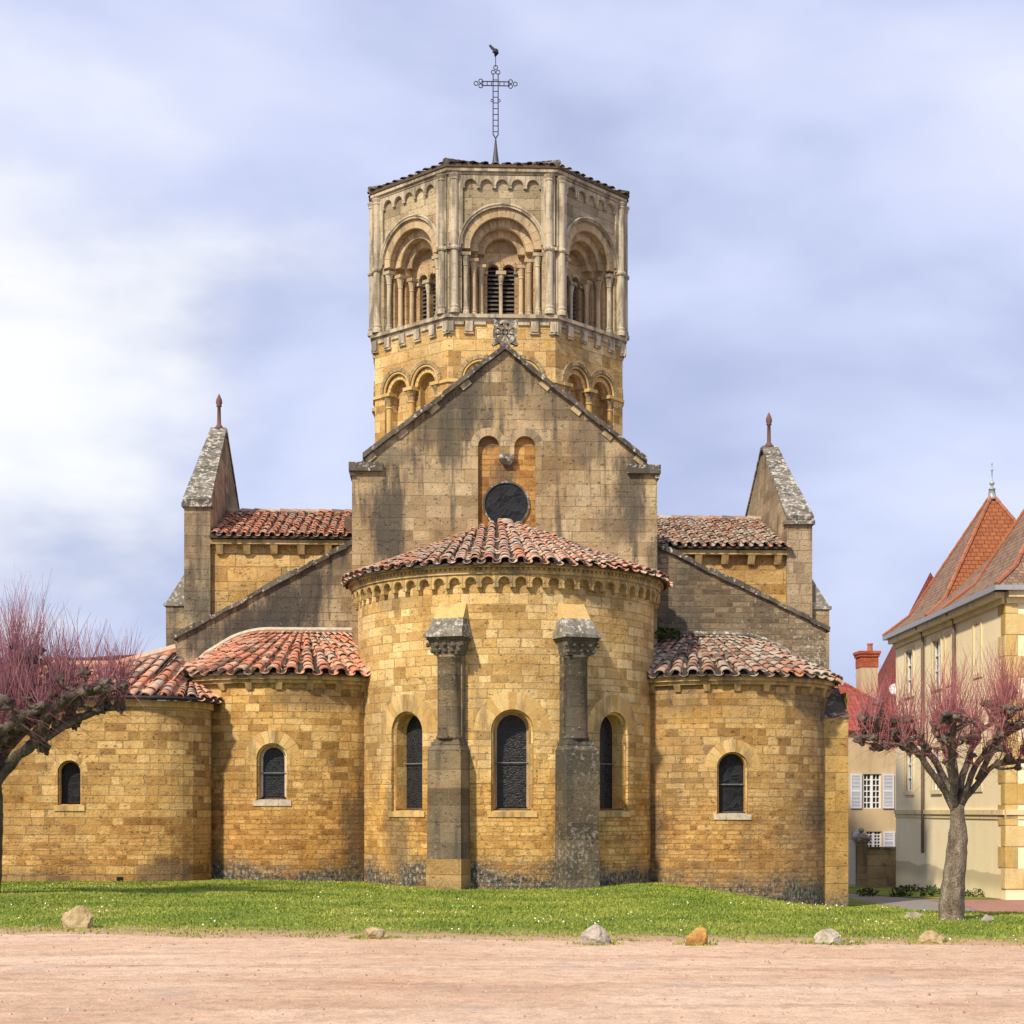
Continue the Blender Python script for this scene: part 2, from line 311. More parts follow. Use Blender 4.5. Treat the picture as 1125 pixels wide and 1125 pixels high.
# ================================================================== mesh builder
class MB:
    def __init__(s): s.v = []; s.f = []; s.u = []
    def vert(s, p): s.v.append((p[0], p[1], p[2])); return len(s.v) - 1
    def face(s, pts, uvs=None):
        i = [s.vert(p) for p in pts]; s.f.append(i)
        s.u.append(uvs if uvs else [(p[0] + p[1], p[2]) for p in pts])
    def mesh(s, vs, fs):
        o = len(s.v); s.v += [tuple(v) for v in vs]
        for f in fs:
            s.f.append([o + i for i in f]); s.u.append([(vs[i][0] + vs[i][1], vs[i][2]) for i in f])
    def hexa(s, p):                      # 8 points: bottom 4 then top 4, same winding
        s.mesh(p, [(3, 2, 1, 0), (4, 5, 6, 7), (0, 1, 5, 4), (1, 2, 6, 5), (2, 3, 7, 6), (3, 0, 4, 7)])
    def box(s, x0, x1, y0, y1, z0, z1):
        s.hexa([(x0, y0, z0), (x1, y0, z0), (x1, y1, z0), (x0, y1, z0), (x0, y0, z1), (x1, y0, z1), (x1, y1, z1), (x0, y1, z1)])
    def mbox(s, MF, u0, u1, z0, z1, d0, d1, n=1):   # box in wall space (d0 outer, d1 inner), n slices along u
        for k in range(n):
            a = u0 + (u1 - u0) * k / n; b = u0 + (u1 - u0) * (k + 1) / n
            if n == 1 or True:
                p = [MF(a, z0, d0), MF(b, z0, d0), MF(b, z0, d1), MF(a, z0, d1), MF(a, z1, d0), MF(b, z1, d0), MF(b, z1, d1), MF(a, z1, d1)]
                s.hexa(p)
    def strip(s, rings, closed=False, cap=True):    # rings of points joined in sequence
        n = len(rings[0]); o = len(s.v)
        for r in rings: s.v += [tuple(p) for p in r]
        m = n if closed else n - 1
        for i in range(len(rings) - 1):
            for j in range(m):
                a, b = o + i * n + j, o + i * n + (j + 1) % n
                f = [a, b, b + n, a + n]; s.f.append(f); s.u.append([(s.v[q][0] + s.v[q][1], s.v[q][2]) for q in f])
        if cap and closed:
            for i, rev in ((0, True), (len(rings) - 1, False)):
                f = [o + i * n + j for j in range(n)]
                if rev: f.reverse()
                s.f.append(f); s.u.append([(s.v[q][0] + s.v[q][1], s.v[q][2]) for q in f])
    def lathe(s, c, prof, n=12, axis=None, up=None):
        c = Vector(c); X, Y, Z = Vector((1, 0, 0)), Vector((0, 1, 0)), Vector((0, 0, 1))
        s.strip([[c + Z * z + X * (r * math.cos(2 * math.pi * k / n)) + Y * (r * math.sin(2 * math.pi * k / n)) for k in range(n)] for z, r in prof], True)
    def tube(s, pts, rad, n=6, cap=True):
        pts = [Vector(p) for p in pts]
        if not hasattr(rad, '__len__'): rad = [rad] * len(pts)
        rings = []; prev = None
        for i, p in enumerate(pts):
            t = (pts[min(i + 1, len(pts) - 1)] - pts[max(i - 1, 0)]).normalized()
            if prev is None:
                a = t.cross(Vector((0, 0, 1)))
                if a.length < .1: a = t.cross(Vector((0, 1, 0)))
                a.normalize()
            else:
                a = (prev - t * prev.dot(t)).normalized()
            prev = a; b = t.cross(a)
            rings.append([p + (a * math.cos(2 * math.pi * k / n) + b * math.sin(2 * math.pi * k / n)) * rad[i] for k in range(n)])
        s.strip(rings, True, cap)
    def build(s, name, mat, parent=None, org=(0, 0, 0), smooth=False):
        me = bpy.data.meshes.new(name)
        o3 = org
        me.from_pydata([(a - o3[0], b - o3[1], c - o3[2]) for a, b, c in s.v], [], s.f)
        ul = me.uv_layers.new(name='UVMap')
        ul.data.foreach_set('uv', [c for f in s.u for p in f for c in p])
        me.materials.append(mat)
        if smooth: me.polygons.foreach_set('use_smooth', [True] * len(me.polygons))
        me.update()
        ob = bpy.data.objects.new(name, me); COL.objects.link(ob)
        if parent: ob.parent = parent
        return ob

def split_build(mb, name, mat, parent, org, per):
    """every `per` faces of the builder are one piece: each becomes an object of its own"""
    for k in range(0, len(mb.f), per):
        q = MB(); ids = sorted({i for f in mb.f[k:k + per] for i in f}); mp_ = {i: n for n, i in enumerate(ids)}
        q.v = [mb.v[i] for i in ids]; q.f = [[mp_[i] for i in f] for f in mb.f[k:k + per]]; q.u = mb.u[k:k + per]
        q.build(name, mat, parent, org)
def tag(o, label=None, cat=None, group=None, kind=None):
    if label: o['label'] = label
    if cat: o['category'] = cat
    if group: o['group'] = group
    if kind: o['kind'] = kind
    return o
def thing(name, label, cat, loc, rz=0, group=None):
    o = bpy.data.objects.new(name, None); COL.objects.link(o); o.location = loc; o.rotation_euler = (0, 0, rz)
    o.empty_display_size = .3
    return tag(o, label, cat, group)

# ---- wall space
def plane(o, udir, nrm):
    o, udir, nrm = Vector(o), Vector(udir), Vector(nrm)
    return lambda u, z, d=0: o + udir * u + Vector((0, 0, z)) - nrm * d
def cyl(cx, cy, Rr):
    def f(u, z, d=0):
        t = u / Rr; r = Rr - d
        return Vector((cx + r * math.sin(t), cy - r * math.cos(t), z))
    return f
def arch(uc, r, zsp, n=16):
    return [(uc - r * math.cos(math.pi * k / n), zsp + r * math.sin(math.pi * k / n)) for k in range(n + 1)]
def outline(uc, r, zs, zsp, n=16): return [(uc - r, zs)] + arch(uc, r, zsp, n) + [(uc + r, zs)]

def reveal(mb, MF, out, d0, d1, sill=True):
    pts = list(out); L = 0
    if sill: pts = pts + [pts[0]]
    for (a, b) in zip(pts, pts[1:]):
        l = math.hypot(b[0] - a[0], b[1] - a[1])
        if abs(a[0] - b[0]) < 1e-6:
            uvs = [(a[0], a[1]), (b[0], b[1]), (b[0] + d1 - d0, b[1]), (a[0] + d1 - d0, a[1])]
        else:
            uvs = [(L, 0), (L + l, 0), (L + l, d1 - d0), (L, d1 - d0)]
        mb.face([MF(*a, d0), MF(*b, d0), MF(*b, d1), MF(*a, d1)], uvs); L += l
def ring(mb, MF, A, B, d):
    for i in range(len(A) - 1):
        p = [A[i], A[i + 1], B[i + 1], B[i]]
        mb.face([MF(*q, d) for q in p], p)
def fill(mb, MF, out, d):
    n = len(out)
    for i in range(n // 2):
        j = n - 1 - i
        if i + 1 >= j: break
        p = [out[i], out[i + 1], out[j - 1], out[j]] if i + 1 != j - 1 else [out[i], out[i + 1], out[j]]
        mb.face([MF(*q, d) for q in p][::-1], p[::-1])
def wall(mb, MF, u0, u1, z0, z1, ops=(), d=0, step=.35, zsub=None, uoff=0):
    """face with openings; ops: (top polyline, sill z, reveal depth); z0/z1 may be functions of u"""
    us = {round(u0, 5), round(u1, 5)}
    n = max(1, int((u1 - u0) / step))
    for k in range(n + 1): us.add(round(u0 + (u1 - u0) * k / n, 5))
    for top, zs, dep in ops:
        for p in top: us.add(round(p[0], 5))
    us = sorted(us)
    Z0 = z0 if callable(z0) else (lambda u: z0)
    Z1 = z1 if callable(z1) else (lambda u: z1)
    def ztop(top, u):
        for a, b in zip(top, top[1:]):
            if a[0] - 1e-6 <= u <= b[0] + 1e-6:
                if b[0] - a[0] < 1e-9: continue
                return a[1] + (b[1] - a[1]) * (u - a[0]) / (b[0] - a[0])
        return top[-1][1]
    def quad(a, b, za0, zb0, za1, zb1):
        if za1 - za0 < 1e-5 and zb1 - zb0 < 1e-5: return
        mb.face([MF(a, za0, d), MF(b, zb0, d), MF(b, zb1, d), MF(a, za1, d)], [(a + uoff, za0), (b + uoff, zb0), (b + uoff, zb1), (a + uoff, za1)])
    for a, b in zip(us, us[1:]):
        if b - a < 1e-5: continue
        m = (a + b) / 2; op = None
        for o in ops:
            if o[0][0][0] < m < o[0][-1][0]: op = o
        if op is None: quad(a, b, Z0(a), Z0(b), Z1(a), Z1(b))
        else:
            quad(a, b, Z0(a), Z0(b), op[1], op[1])
            quad(a, b, ztop(op[0], a), ztop(op[0], b), Z1(a), Z1(b))
    for top, zs, dep in ops:
        if dep: reveal(mb, MF, [(top[0][0], zs)] + list(top) + [(top[-1][0], zs)], d, d + dep)

def voussoirs(mb, MF, uc, zc, r0, r1, d0, d1, n=13, a0=0, a1=180, gap=.006, clamp=None, sub=2):
    for k in range(n):
        t0 = R(a0 + (a1 - a0) * k / n); t1 = R(a0 + (a1 - a0) * (k + 1) / n)
        gg = gap / r1; t0 += gg; t1 -= gg
        def P(r, t, d):
            u = uc - r * math.cos(t)
            if clamp: u = max(clamp[0], min(clamp[1], u))
            return MF(u, zc + r * math.sin(t), d)
        rings = []
        for q in range(sub + 1):
            t = t0 + (t1 - t0) * q / sub
            rings.append([P(r0, t, d0), P(r1, t, d0), P(r1, t, d1), P(r0, t, d1)])
        mb.strip(rings, True)
def roll(mb, MF, uc, zc, r, d, rad, n=20, a0=0, a1=180, m=6):
    mb.tube([MF(uc - r * math.cos(R(a0 + (a1 - a0) * k / n)), zc + r * math.sin(R(a0 + (a1 - a0) * k / n)), d) for k in range(n + 1)], rad, m)

# ---- roof tile fields
def tile_field(mb, cols, base, expo=.30, seed=0, h=.62, und=True):
    """cols: list of (bottom point, top point, width direction, width at bottom, width at top)"""
    rr = random.Random(seed); N = 6
    for (pb, pt, wd, wb, wt) in cols:
        pb, pt, wd = Vector(pb), Vector(pt), Vector(wd).normalized()
        L = (pt - pb).length; sdir = (pt - pb) / L
        nrm = wd.cross(sdir)
        if nrm.z < 0: nrm = -nrm
        rows = max(1, int(L / expo))
        ex = L / rows
        def half(s0, s1, r0, r1, lift0, lift1, flip, thick, off):
            s0 += rr.uniform(-.02, .02)
            rings = []
            jx = rr.uniform(-.02, .02); jz = rr.uniform(-.01, .018)
            for (s_, r_, lf) in ((s0, r0, lift0), (s1, r1, lift1)):
                c = pb + sdir * s_ + wd * (off + jx) + nrm * (lf + jz)
                ro = [c + wd * (r_ * math.cos(math.pi * k / N)) + nrm * ((h * 2 * r_ * .5 if not flip else -h * r_) * math.sin(math.pi * k / N)) for k in range(N + 1)]
                rings.append(ro)
            if thick:
                c = pb + sdir * s0 + wd * (off + jx) + nrm * (lift0 + jz)
                ri = [c + wd * (r0 * .78 * math.cos(math.pi * k / N)) + nrm * (h * r0 * .7 * math.sin(math.pi * k / N)) for k in range(N + 1)]
                rings = [ri] + rings
            mb.strip(rings, False)
        for j in range(rows):
            s0 = j * ex - (.05 if j == 0 else 0); s1 = (j + 1) * ex + .06
            f0 = s0 / L; f1 = min(1, s1 / L)
            w0 = wb + (wt - wb) * f0; w1 = wb + (wt - wb) * f1
            half(s0, s1, w0 * .34, w1 * .27, .062, .03, False, True, 0)
            if und: half(s0 - .02, s1, w0 * .30, w1 * .26, .035, .005, True, False, w0 * .5)
def field_between(bot, top, ncol):
    """columns between two polylines given as functions of t in 0..1"""
    cols = []
    for k in range(ncol):
        t = (k + .5) / ncol; e = .5 / ncol
        b, t_ = Vector(bot(t)), Vector(top(t))
        db = Vector(bot(t + e)) - Vector(bot(t - e)); dt = Vector(top(t + e)) - Vector(top(t - e))
        wd = db.normalized() + dt.normalized() * .3 if dt.length > .02 else db
        cols.append((b, t_, wd, db.length, max(dt.length, .06)))
    return cols
def deck(mb, bot, top, n, drop=.03, thick=.08):  # closed slab beneath the tile fields, added to block light
    for k in range(n):
        a, b = k / n, (k + 1) / n
        P = [Vector(bot(a)), Vector(bot(b)), Vector(top(b)), Vector(top(a))]
        lo = [p - Vector((0, 0, drop + thick)) for p in P]; hi = [p - Vector((0, 0, drop)) for p in P]
        mb.hexa(lo + hi)

# ================================================================== terrain
def S(t): t = max(0., min(1., t)); return t * t * (3 - 2 * t)
def gh(x, y): return .10 * S((-7 - x) / 4) * S((y - 25) / 5) * S((35.5 - y) / 4) - .8 * S((x - 2.5) / 6.5) * S((y - 24) / 14) - .3 * S((x - 3) / 5) * S((y - 42) / 16) - .17 * math.exp(-((x + .3) / 4.2) ** 2) * S((y - 23) / 11)
def edge_y(x):          # where gravel meets grass
    b = 21.85 - (x + 7.5) * .19 if x < 8 else 21.85 - 15.5 * .19
    return b + .34 * noise.noise((x * .55, 3, 0)) + .22 * noise.noise((x * 2.3, 7, 0)) + .16 * noise.noise((x * 6.1, 1, 0))
LAWN_R = [(18, 7.6), (21, 7.4), (23.4, 7.1), (26.5, 7.9), (31, 9.0), (38, 9.75), (46, 10.0), (60, 10.0)]
def lawn_r(y):
    for (a, xa), (b, xb) in zip(LAWN_R, LAWN_R[1:]):
        if a <= y <= b: return xa + (xb - xa) * (y - a) / (b - a)
    return 10.
def sheet(name, mat, xs, ys, off, xf=None, yf=None):
    mb = MB(); nx, ny = len(xs), len(ys)
    for j in range(ny):
        for i in range(nx):
            x, y = xs[i], ys[j]
            if yf: y = yf(x, j / (ny - 1))
            if xf: x = xf(y, i / (nx - 1))
            mb.v.append((x, y, gh(x, y) + off))
    for j in range(ny - 1):
        for i in range(nx - 1):
            a = j * nx + i; f = [a, a + 1, a + nx + 1, a + nx]
            mb.f.append(f); mb.u.append([(mb.v[q][0], mb.v[q][1]) for q in f])
    o = mb.build(name, mat, smooth=True); o['kind'] = 'structure'; return o
def lin(a, b, n): return [a + (b - a) * k / (n - 1) for k in range(n)]

def m_ground():
    s = NT('earth'); P = s.pos()
    f = s.noise(P, scale=1.5, detail=6)
    return s.finish(s.ramp(f, [(.3, (.10, .095, .035)), (.7, (.20, .16, .08))]), 1, f, .3)
def m_gravel():
    s = NT('pink_gravel'); P = s.pos(); p = s.sep(P)
    big = s.noise(s.comb(s.math('MULTIPLY', p[0], .22), s.math('MULTIPLY', p[1], .55), 0), scale=1, detail=4, rough=.6, dist=.6)
    fine = s.noise(P, scale=30, detail=6, rough=.8); mid = s.noise(P, scale=5, detail=7, rough=.72)
    wv = s.noise(s.comb(s.math('MULTIPLY', p[0], .16), s.math('MULTIPLY', p[1], .16), 4), scale=1, detail=2)
    tr = s.noise(s.comb(s.math('MULTIPLY', s.math('MULTIPLY_ADD', wv, 5, p[1]), 1.5), s.math('MULTIPLY', p[0], .6), 1), scale=1, detail=8, rough=.75, dist=.8)
    c = s.ramp(big, [(.32, (.60, .385, .255)), (.5, (.70, .485, .335)), (.68, (.77, .57, .42))])
    c = s.mix(.7, c, s.ramp(tr, [(.36, (.82, .76, .72)), (.5, (1, 1, 1)), (.64, (1.12, 1.11, 1.10))]), 'MULTIPLY')
    c = s.mix(.8, c, s.ramp(fine, [(.28, g(.45)), (.5, g(1)), (.74, g(1.35))]), 'MULTIPLY')
    c = s.mix(.75, c, s.ramp(mid, [(.32, (.66, .60, .56)), (.5, g(1)), (.68, (1.2, 1.18, 1.15))]), 'MULTIPLY')
    for cx_, k_, y0_ in ((3, .012, 15.2), (-6, -.010, 17.4), (-1, .004, 13.6)):      # faint wheel tracks
        dx_ = s.math('ADD', p[0], -cx_); yc = s.math('SUBTRACT', p[1], s.math('MULTIPLY_ADD', s.math('MULTIPLY', dx_, dx_), k_, y0_))
        yc = s.math('ADD', yc, s.math('MULTIPLY_ADD', wv, .8, -.4))
        for o_ in (0, 1.45):
            tf = s.smooth(s.math('ADD', s.math('ABSOLUTE', s.math('ADD', yc, -o_)), s.math('MULTIPLY_ADD', mid, .35, -.17)), .20, .04)
            c = s.mix(s.math('MULTIPLY', tf, s.smooth(tr, .4, .6)), c, s.mix(1, c, (.80, .76, .74), 'MULTIPLY'))
    gr = s.smooth(s.math('ADD', s.noise(P, scale=.9, detail=4), s.math('MULTIPLY_ADD', mid, .3, -.15)), .62, .70)
    c = s.mix(s.math('MULTIPLY', gr, .5), c, (.40, .35, .31))
    hgt = s.math('MULTIPLY_ADD', tr, .8, s.math('MULTIPLY_ADD', fine, .9, s.math('MULTIPLY', mid, .9)))
    return s.finish(c, .95, hgt, .8, .04)
def m_lawn():
    s = NT('lawn_turf'); P = s.pos()
    f = s.noise(P, scale=.5, detail=5, rough=.6); fi = s.noise(P, scale=18, detail=5, rough=.7)
    c = s.ramp(f, [(.3, (.09, .14, .015)), (.5, (.15, .20, .025)), (.7, (.23, .25, .045))])
    c = s.mix(.7, c, s.ramp(fi, [(.3, g(.5)), (.7, g(1.3))]), 'MULTIPLY')
    p = s.sep(P); d = s.math('ADD', p[1], s.math('MULTIPLY_ADD', p[0], .19, -20.425))
    e_ = s.smooth(s.math('MULTIPLY_ADD', s.noise(P, scale=1.3, detail=6, rough=.7), -2.6, d), .9, -1.1)
    c = s.mix(e_, c, s.ramp(fi, [(.3, (.32, .19, .11)), (.7, (.53, .35, .23))]))
    return s.finish(c, .95, fi, .6, .03)
def m_blades():
    s = NT('grass_blades'); uv = s.sep(s.uv()); P = s.pos()
    f = s.noise(P, scale=.5, detail=5, rough=.6)
    c = s.ramp(f, [(.3, (.11, .165, .02)), (.45, (.175, .235, .03)), (.58, (.25, .285, .045)), (.72, (.36, .33, .10))])
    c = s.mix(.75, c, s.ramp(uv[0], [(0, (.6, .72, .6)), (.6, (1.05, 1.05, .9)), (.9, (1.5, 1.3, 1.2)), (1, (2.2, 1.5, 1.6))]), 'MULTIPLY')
    s.b.inputs['Transmission Weight'].default_value = 0
    return s.finish(c, .7)
def m_road(name, a, b, sc=20):
    s = NT(name); P = s.pos(); f = s.noise(P, scale=sc, detail=6, rough=.7); l = s.noise(P, scale=.7, detail=3)
    c = s.mix(.5, s.ramp(f, [(.3, a), (.7, b)]), s.ramp(l, [(.3, g(.8)), (.7, g(1.15))]), 'MULTIPLY')
    return s.finish(c, .9, f, .4, .01)

# base sheet to the horizon
mb = MB()
xs = [-600, -200, -80, -40, -20] + lin(-14, 30, 45) + [45, 80, 200, 600]; ys = [-40, -5] + lin(3, 70, 68) + [90, 150, 400, 900]
sheet('ground', m_ground(), xs, ys, -.02)
gravel = sheet('gravel_yard', m_gravel(), lin(-45, 40, 171), lin(0, 1, 60), .006, yf=lambda x, t: -6 + (edge_y(x) + .7 + 6) * t)
lawn = sheet('lawn', m_lawn(), lin(0, 1, 90), lin(0, 1, 60), .012, yf=None) if False else None
mb = MB(); NX, NY = 160, 50
for j in range(NY):
    for i in range(NX):
        x = -30 + 40 * i / (NX - 1)
        y0 = edge_y(x); y = y0 + (50 - y0) * (j / (NY - 1)) ** 1.15
        xr = lawn_r(y) + .12 * noise.noise((y * .9, 2, 5))
        x2 = min(x, xr)
        if x2 < x: y = y0 + (50 - y0) * (j / (NY - 1)) ** 1.15
        mb.v.append((x2, y, gh(x2, y) + (-.006 if j == 0 or x2 < x else .018)))
for j in range(NY - 1):
    for i in range(NX - 1):
        a = j * NX + i; f = [a, a + 1, a + NX + 1, a + NX]; P4 = [mb.v[q] for q in f]
        if abs(P4[0][0] - P4[1][0]) < 1e-4 and abs(P4[2][0] - P4[3][0]) < 1e-4: continue
        mb.f.append(f); mb.u.append([(q[0], q[1]) for q in P4])
lawn = mb.build('lawn', m_lawn(), smooth=True); lawn['kind'] = 'structure'
sheet('road', m_road('grey_asphalt', (.17, .155, .145), (.27, .25, .235)), lin(0, 1, 8), lin(17, 75, 60), .004, xf=lambda y, t: lawn_r(y) - .3 + (3.3 if y < 30 else 3.0) * t)
sheet('red_paving', m_road('red_gravel_paving', (.26, .12, .09), (.40, .22, .17), 26), lin(0, 1, 10), lin(24.5, 47.5, 40), .010, xf=lambda y, t: lawn_r(y) + (1.6 if y < 40 else 1.8) + 6 * t)
vg = sheet('grass_verge', m_lawn(), lin(0, 1, 12), lin(44.6, 58.5, 24), .022, xf=lambda y, t: (lawn_r(y) + 1.35 + max(0, 47.5 - y) * .28) * (1 - t) + 14.6 * t)

# grass blades (uncountable): two-triangle blades over the visible lawn
def in_church(x, y):
    if x * x + (y - 41) ** 2 < 3.75 ** 2: return True
    for cx in (-5.45, 5.45):
        if (x - cx) ** 2 + (y - 41.7) ** 2 < 2.8 ** 2: return True
    return x < -7.0 and y > 37.9
rs = np.random.RandomState(3)
NB = 230000
yy = 19.3 + 22 * rs.rand(NB) ** 1.35
xx = -13 + 23 * rs.rand(NB)
keep = []
pts = []
for x, y in zip(xx, yy):
    if abs(x + 1.64) > y * .325 + 1.6: continue
    ed = edge_y(x)
    if y < ed - .05 or x > lawn_r(y) + .05: continue
    dn = (y - ed) / 2.0 + .6 * noise.noise((x * 1.1, y * 1.6, 2)) + .35 * noise.noise((x * 3.7, y * 4.2, 6))
    if dn < .5 and rs.rand() > max(.04, dn * 1.8): continue
    if noise.noise((x * .8, y * .8, 11)) > .42 and rs.rand() < .6: continue
    if in_church(x, y): continue
    pts.append((x, y))
ROCKS = [(-6.65, 22.95, .3), (-2.48, 21.05, .22), (.25, 20.02, .22), (1.46, 19.88, .17), (3.14, 20.05, .25), (4.46, 20.0, .22), (5.55, 24.6, .18), (6.36, 23.7, .13)]
for rx, ry, rr_ in ROCKS:
    for k in range(130):
        a = rs.rand() * 6.283; q_ = rr_ * (.95 + .75 * rs.rand() ** 1.5); pts.append((rx + math.cos(a) * q_, ry + math.sin(a) * q_ * .85))
pts = np.array(pts); n = len(pts)
z = np.array([gh(x, y) for x, y in pts]) + .012
ang = rs.rand(n) * 6.283; hh = .015 + .032 * rs.rand(n) ** 1.8; ww = .006 + .009 * rs.rand(n) + .0004 * (pts[:, 1] - 19)
lean = .7 * hh; la = rs.rand(n) * 6.283
V = np.zeros((n, 3, 3))
dx, dy = np.cos(ang) * ww, np.sin(ang) * ww
V[:, 0] = np.c_[pts[:, 0] - dx, pts[:, 1] - dy, z]; V[:, 1] = np.c_[pts[:, 0] + dx, pts[:, 1] + dy, z]
V[:, 2] = np.c_[pts[:, 0] + np.cos(la) * lean, pts[:, 1] + np.sin(la) * lean, z + hh]
def tri_cloud(name, V, ucol, mat, kind='stuff'):
    k = V.shape[1]; n = V.shape[0]
    me = bpy.data.meshes.new(name); me.vertices.add(n * k); me.vertices.foreach_set('co', V.reshape(-1))
    me.loops.add(n * k); me.loops.foreach_set('vertex_index', np.arange(n * k, dtype=np.int32))
    me.polygons.add(n); me.polygons.foreach_set('loop_start', np.arange(0, n * k, k, dtype=np.int32)); me.polygons.foreach_set('loop_total', np.full(n, k, dtype=np.int32))
    ul = me.uv_layers.new(name='UVMap'); uv = np.zeros((n, k, 2)); uv[:, :, 0] = ucol[:, None]; uv[:, -1, 1] = 1
    ul.data.foreach_set('uv', uv.reshape(-1)); me.materials.append(mat); me.update(); me.validate()
    o = bpy.data.objects.new(name, me); COL.objects.link(o); o['kind'] = kind; return o
tag(tri_cloud('grass', V, rs.rand(n), m_blades()), 'short green grass of the lawn in front of the church', 'grass')
# daisies
nd = 200; q = []
while len(q) < nd:
    y = 19.6 + 17 * rs.rand() ** 1.2; x = -11 + 19 * rs.rand()
    if y < edge_y(x) + .1 or x > lawn_r(y) - .1 or in_church(x, y): continue
    if noise.noise((x * .45, y * .45, 3)) * 1.4 + noise.noise((x * 1.6, y * 1.6, 8)) < .18 + .25 * rs.rand(): continue
    q.append((x, y))
q = np.array(q); zq = np.array([gh(x, y) for x, y in q]) + .05 + .03 * rs.rand(len(q))
k = 6; V = np.zeros((len(q), k, 3)); rad = .006 + .007 * rs.rand(len(q)) ** 1.5
tilt = rs.rand(len(q)) * .7
for i in range(k):
    a = 6.283 * i / k
    V[:, i] = np.c_[q[:, 0] + np.cos(a) * rad, q[:, 1] + np.sin(a) * rad, zq + np.sin(a) * rad * (.4 + tilt)]
tag(tri_cloud('daisies', V, rs.rand(len(q)), plain('daisy_petals', (.75, .74, .68), .7, .1)), 'tiny white daisies dotted over the lawn', 'daisies')
# loose pebbles on the gravel
npb = 4000; V = []; U = []
for i in range(npb):
    y = 12.2 + 9.5 * rs.rand(); x = -9 + 15 * rs.rand()
    if y > edge_y(x): continue
    r_ = .005 + .017 * rs.rand() ** 4; a = rs.rand() * 6.28
    c = [(x + r_ * math.cos(a + 6.283 * j / 5), y + r_ * math.sin(a + 6.283 * j / 5), .006) for j in range(5)]
    t_ = (x + r_ * .2, y, .006 + r_ * (.7 + .6 * rs.rand()))
    for j in range(5): V.append((c[j], c[(j + 1) % 5], t_)); U.append(rs.rand())
s = NT('pebble'); uvx = s.sep(s.uv())[0]
M['pebble'] = s.finish(s.ramp(uvx, [(0, (.22, .13, .10)), (.5, (.42, .28, .2)), (1, (.50, .38, .29))]), .9)
tag(tri_cloud('pebbles', np.array(V), np.array(U), M['pebble']), 'loose pebbles scattered over the pink gravel', 'pebbles')

# ================================================================== THE CHURCH
CO = (0, 41, 0)
church = thing('church', 'ochre stone church with round tiled apses and an eight-sided bell tower', 'church', CO)
def CB(mb, name, mat, parent=church, smooth=False): return mb.build(name, M[mat] if isinstance(mat, str) else mat, parent, CO, smooth)

def arched_window(MF, uc, r, zs, zsp, wallmb, depth=.36, glass='glass_dark', frame=None, sill=True, vous=(.0, 11), bars=1, mat='trim_lo', rin=None, vmat=None):
    """returns the opening for wall(); builds the window part with sub-parts"""
    rin = rin or r - .055
    wo = MB()
    A = outline(uc, r, zs, zsp); B = outline(uc, rin, zs + .05, zsp)
    ring(wo, MF, A, B, .10); reveal(wo, MF, B, .10, depth)
    roll(wo, MF, uc, zsp, r - .02, .09, .022)
    for sgn in (-1, 1): wo.tube([MF(uc + sgn * (r - .02), zs, .09), MF(uc + sgn * (r - .02), zsp, .09)], .022)
    win = CB(wo, 'window', 'reveal')
    gl = MB(); fill(gl, MF, B, depth); CB(gl, 'glass', glass, win)
    fr = MB()
    if frame:
        C = outline(uc, rin - .05, zs + .10, zsp)
        ring(fr, MF, B, C, depth - .03); reveal(fr, MF, C, depth - .03, depth)
        CB(fr, 'window_frame', frame, win)
    br = MB()
    for k in range(bars):
        zb = zs + (zsp + r - zs) * (k + 1) / (bars + 1) * .96
        br.tube([MF(uc - rin, zb, depth - .05), MF(uc + rin, zb, depth - .05)], .014, 5)
    if bars: CB(br, 'saddle_bar', 'iron_bar', win)
    if vous[1]:
        vo = MB(); voussoirs(vo, MF, uc, zsp, r, r + vous[0], -.004, .05, vous[1]); CB(vo, 'arch_stones', 'vous', win)
    if sill:
        sl = MB()
        for k in range(3):
            a = uc - r - .08 + (2 * r + .16) * k / 3; b = uc - r - .08 + (2 * r + .16) * (k + 1) / 3 - .006
            sl.hexa([MF(a, zs - .13, -.03), MF(b, zs - .13, -.03), MF(b, zs - .13, .3), MF(a, zs - .13, .3), MF(a, zs - .01, -.03), MF(b, zs - .01, -.03), MF(b, zs + .06, .3), MF(a, zs + .06, .3)])
        CB(sl, 'sill', 'mortar' if sill == 'pale' else 'vous', win)
    return (arch(uc, r, zsp), zs, .10)

# ---- central apse
RA = 3.69; MA = cyl(0, 41, RA)
wm = MB(); ops = []
for deg, fr in ((0, 'trim_warm'), (-41.5, None), (41.5, None)):
    ops.append(arched_window(MA, R(deg) * RA, .49, 1.62, 3.46, wm, .42, frame=fr, vous=(.40, 13), bars=1))
wall(wm, MA, R(-100) * RA, R(100) * RA, -.9, 7.1, ops, step=.3)
CB(wm, 'apse_wall', 'apse')
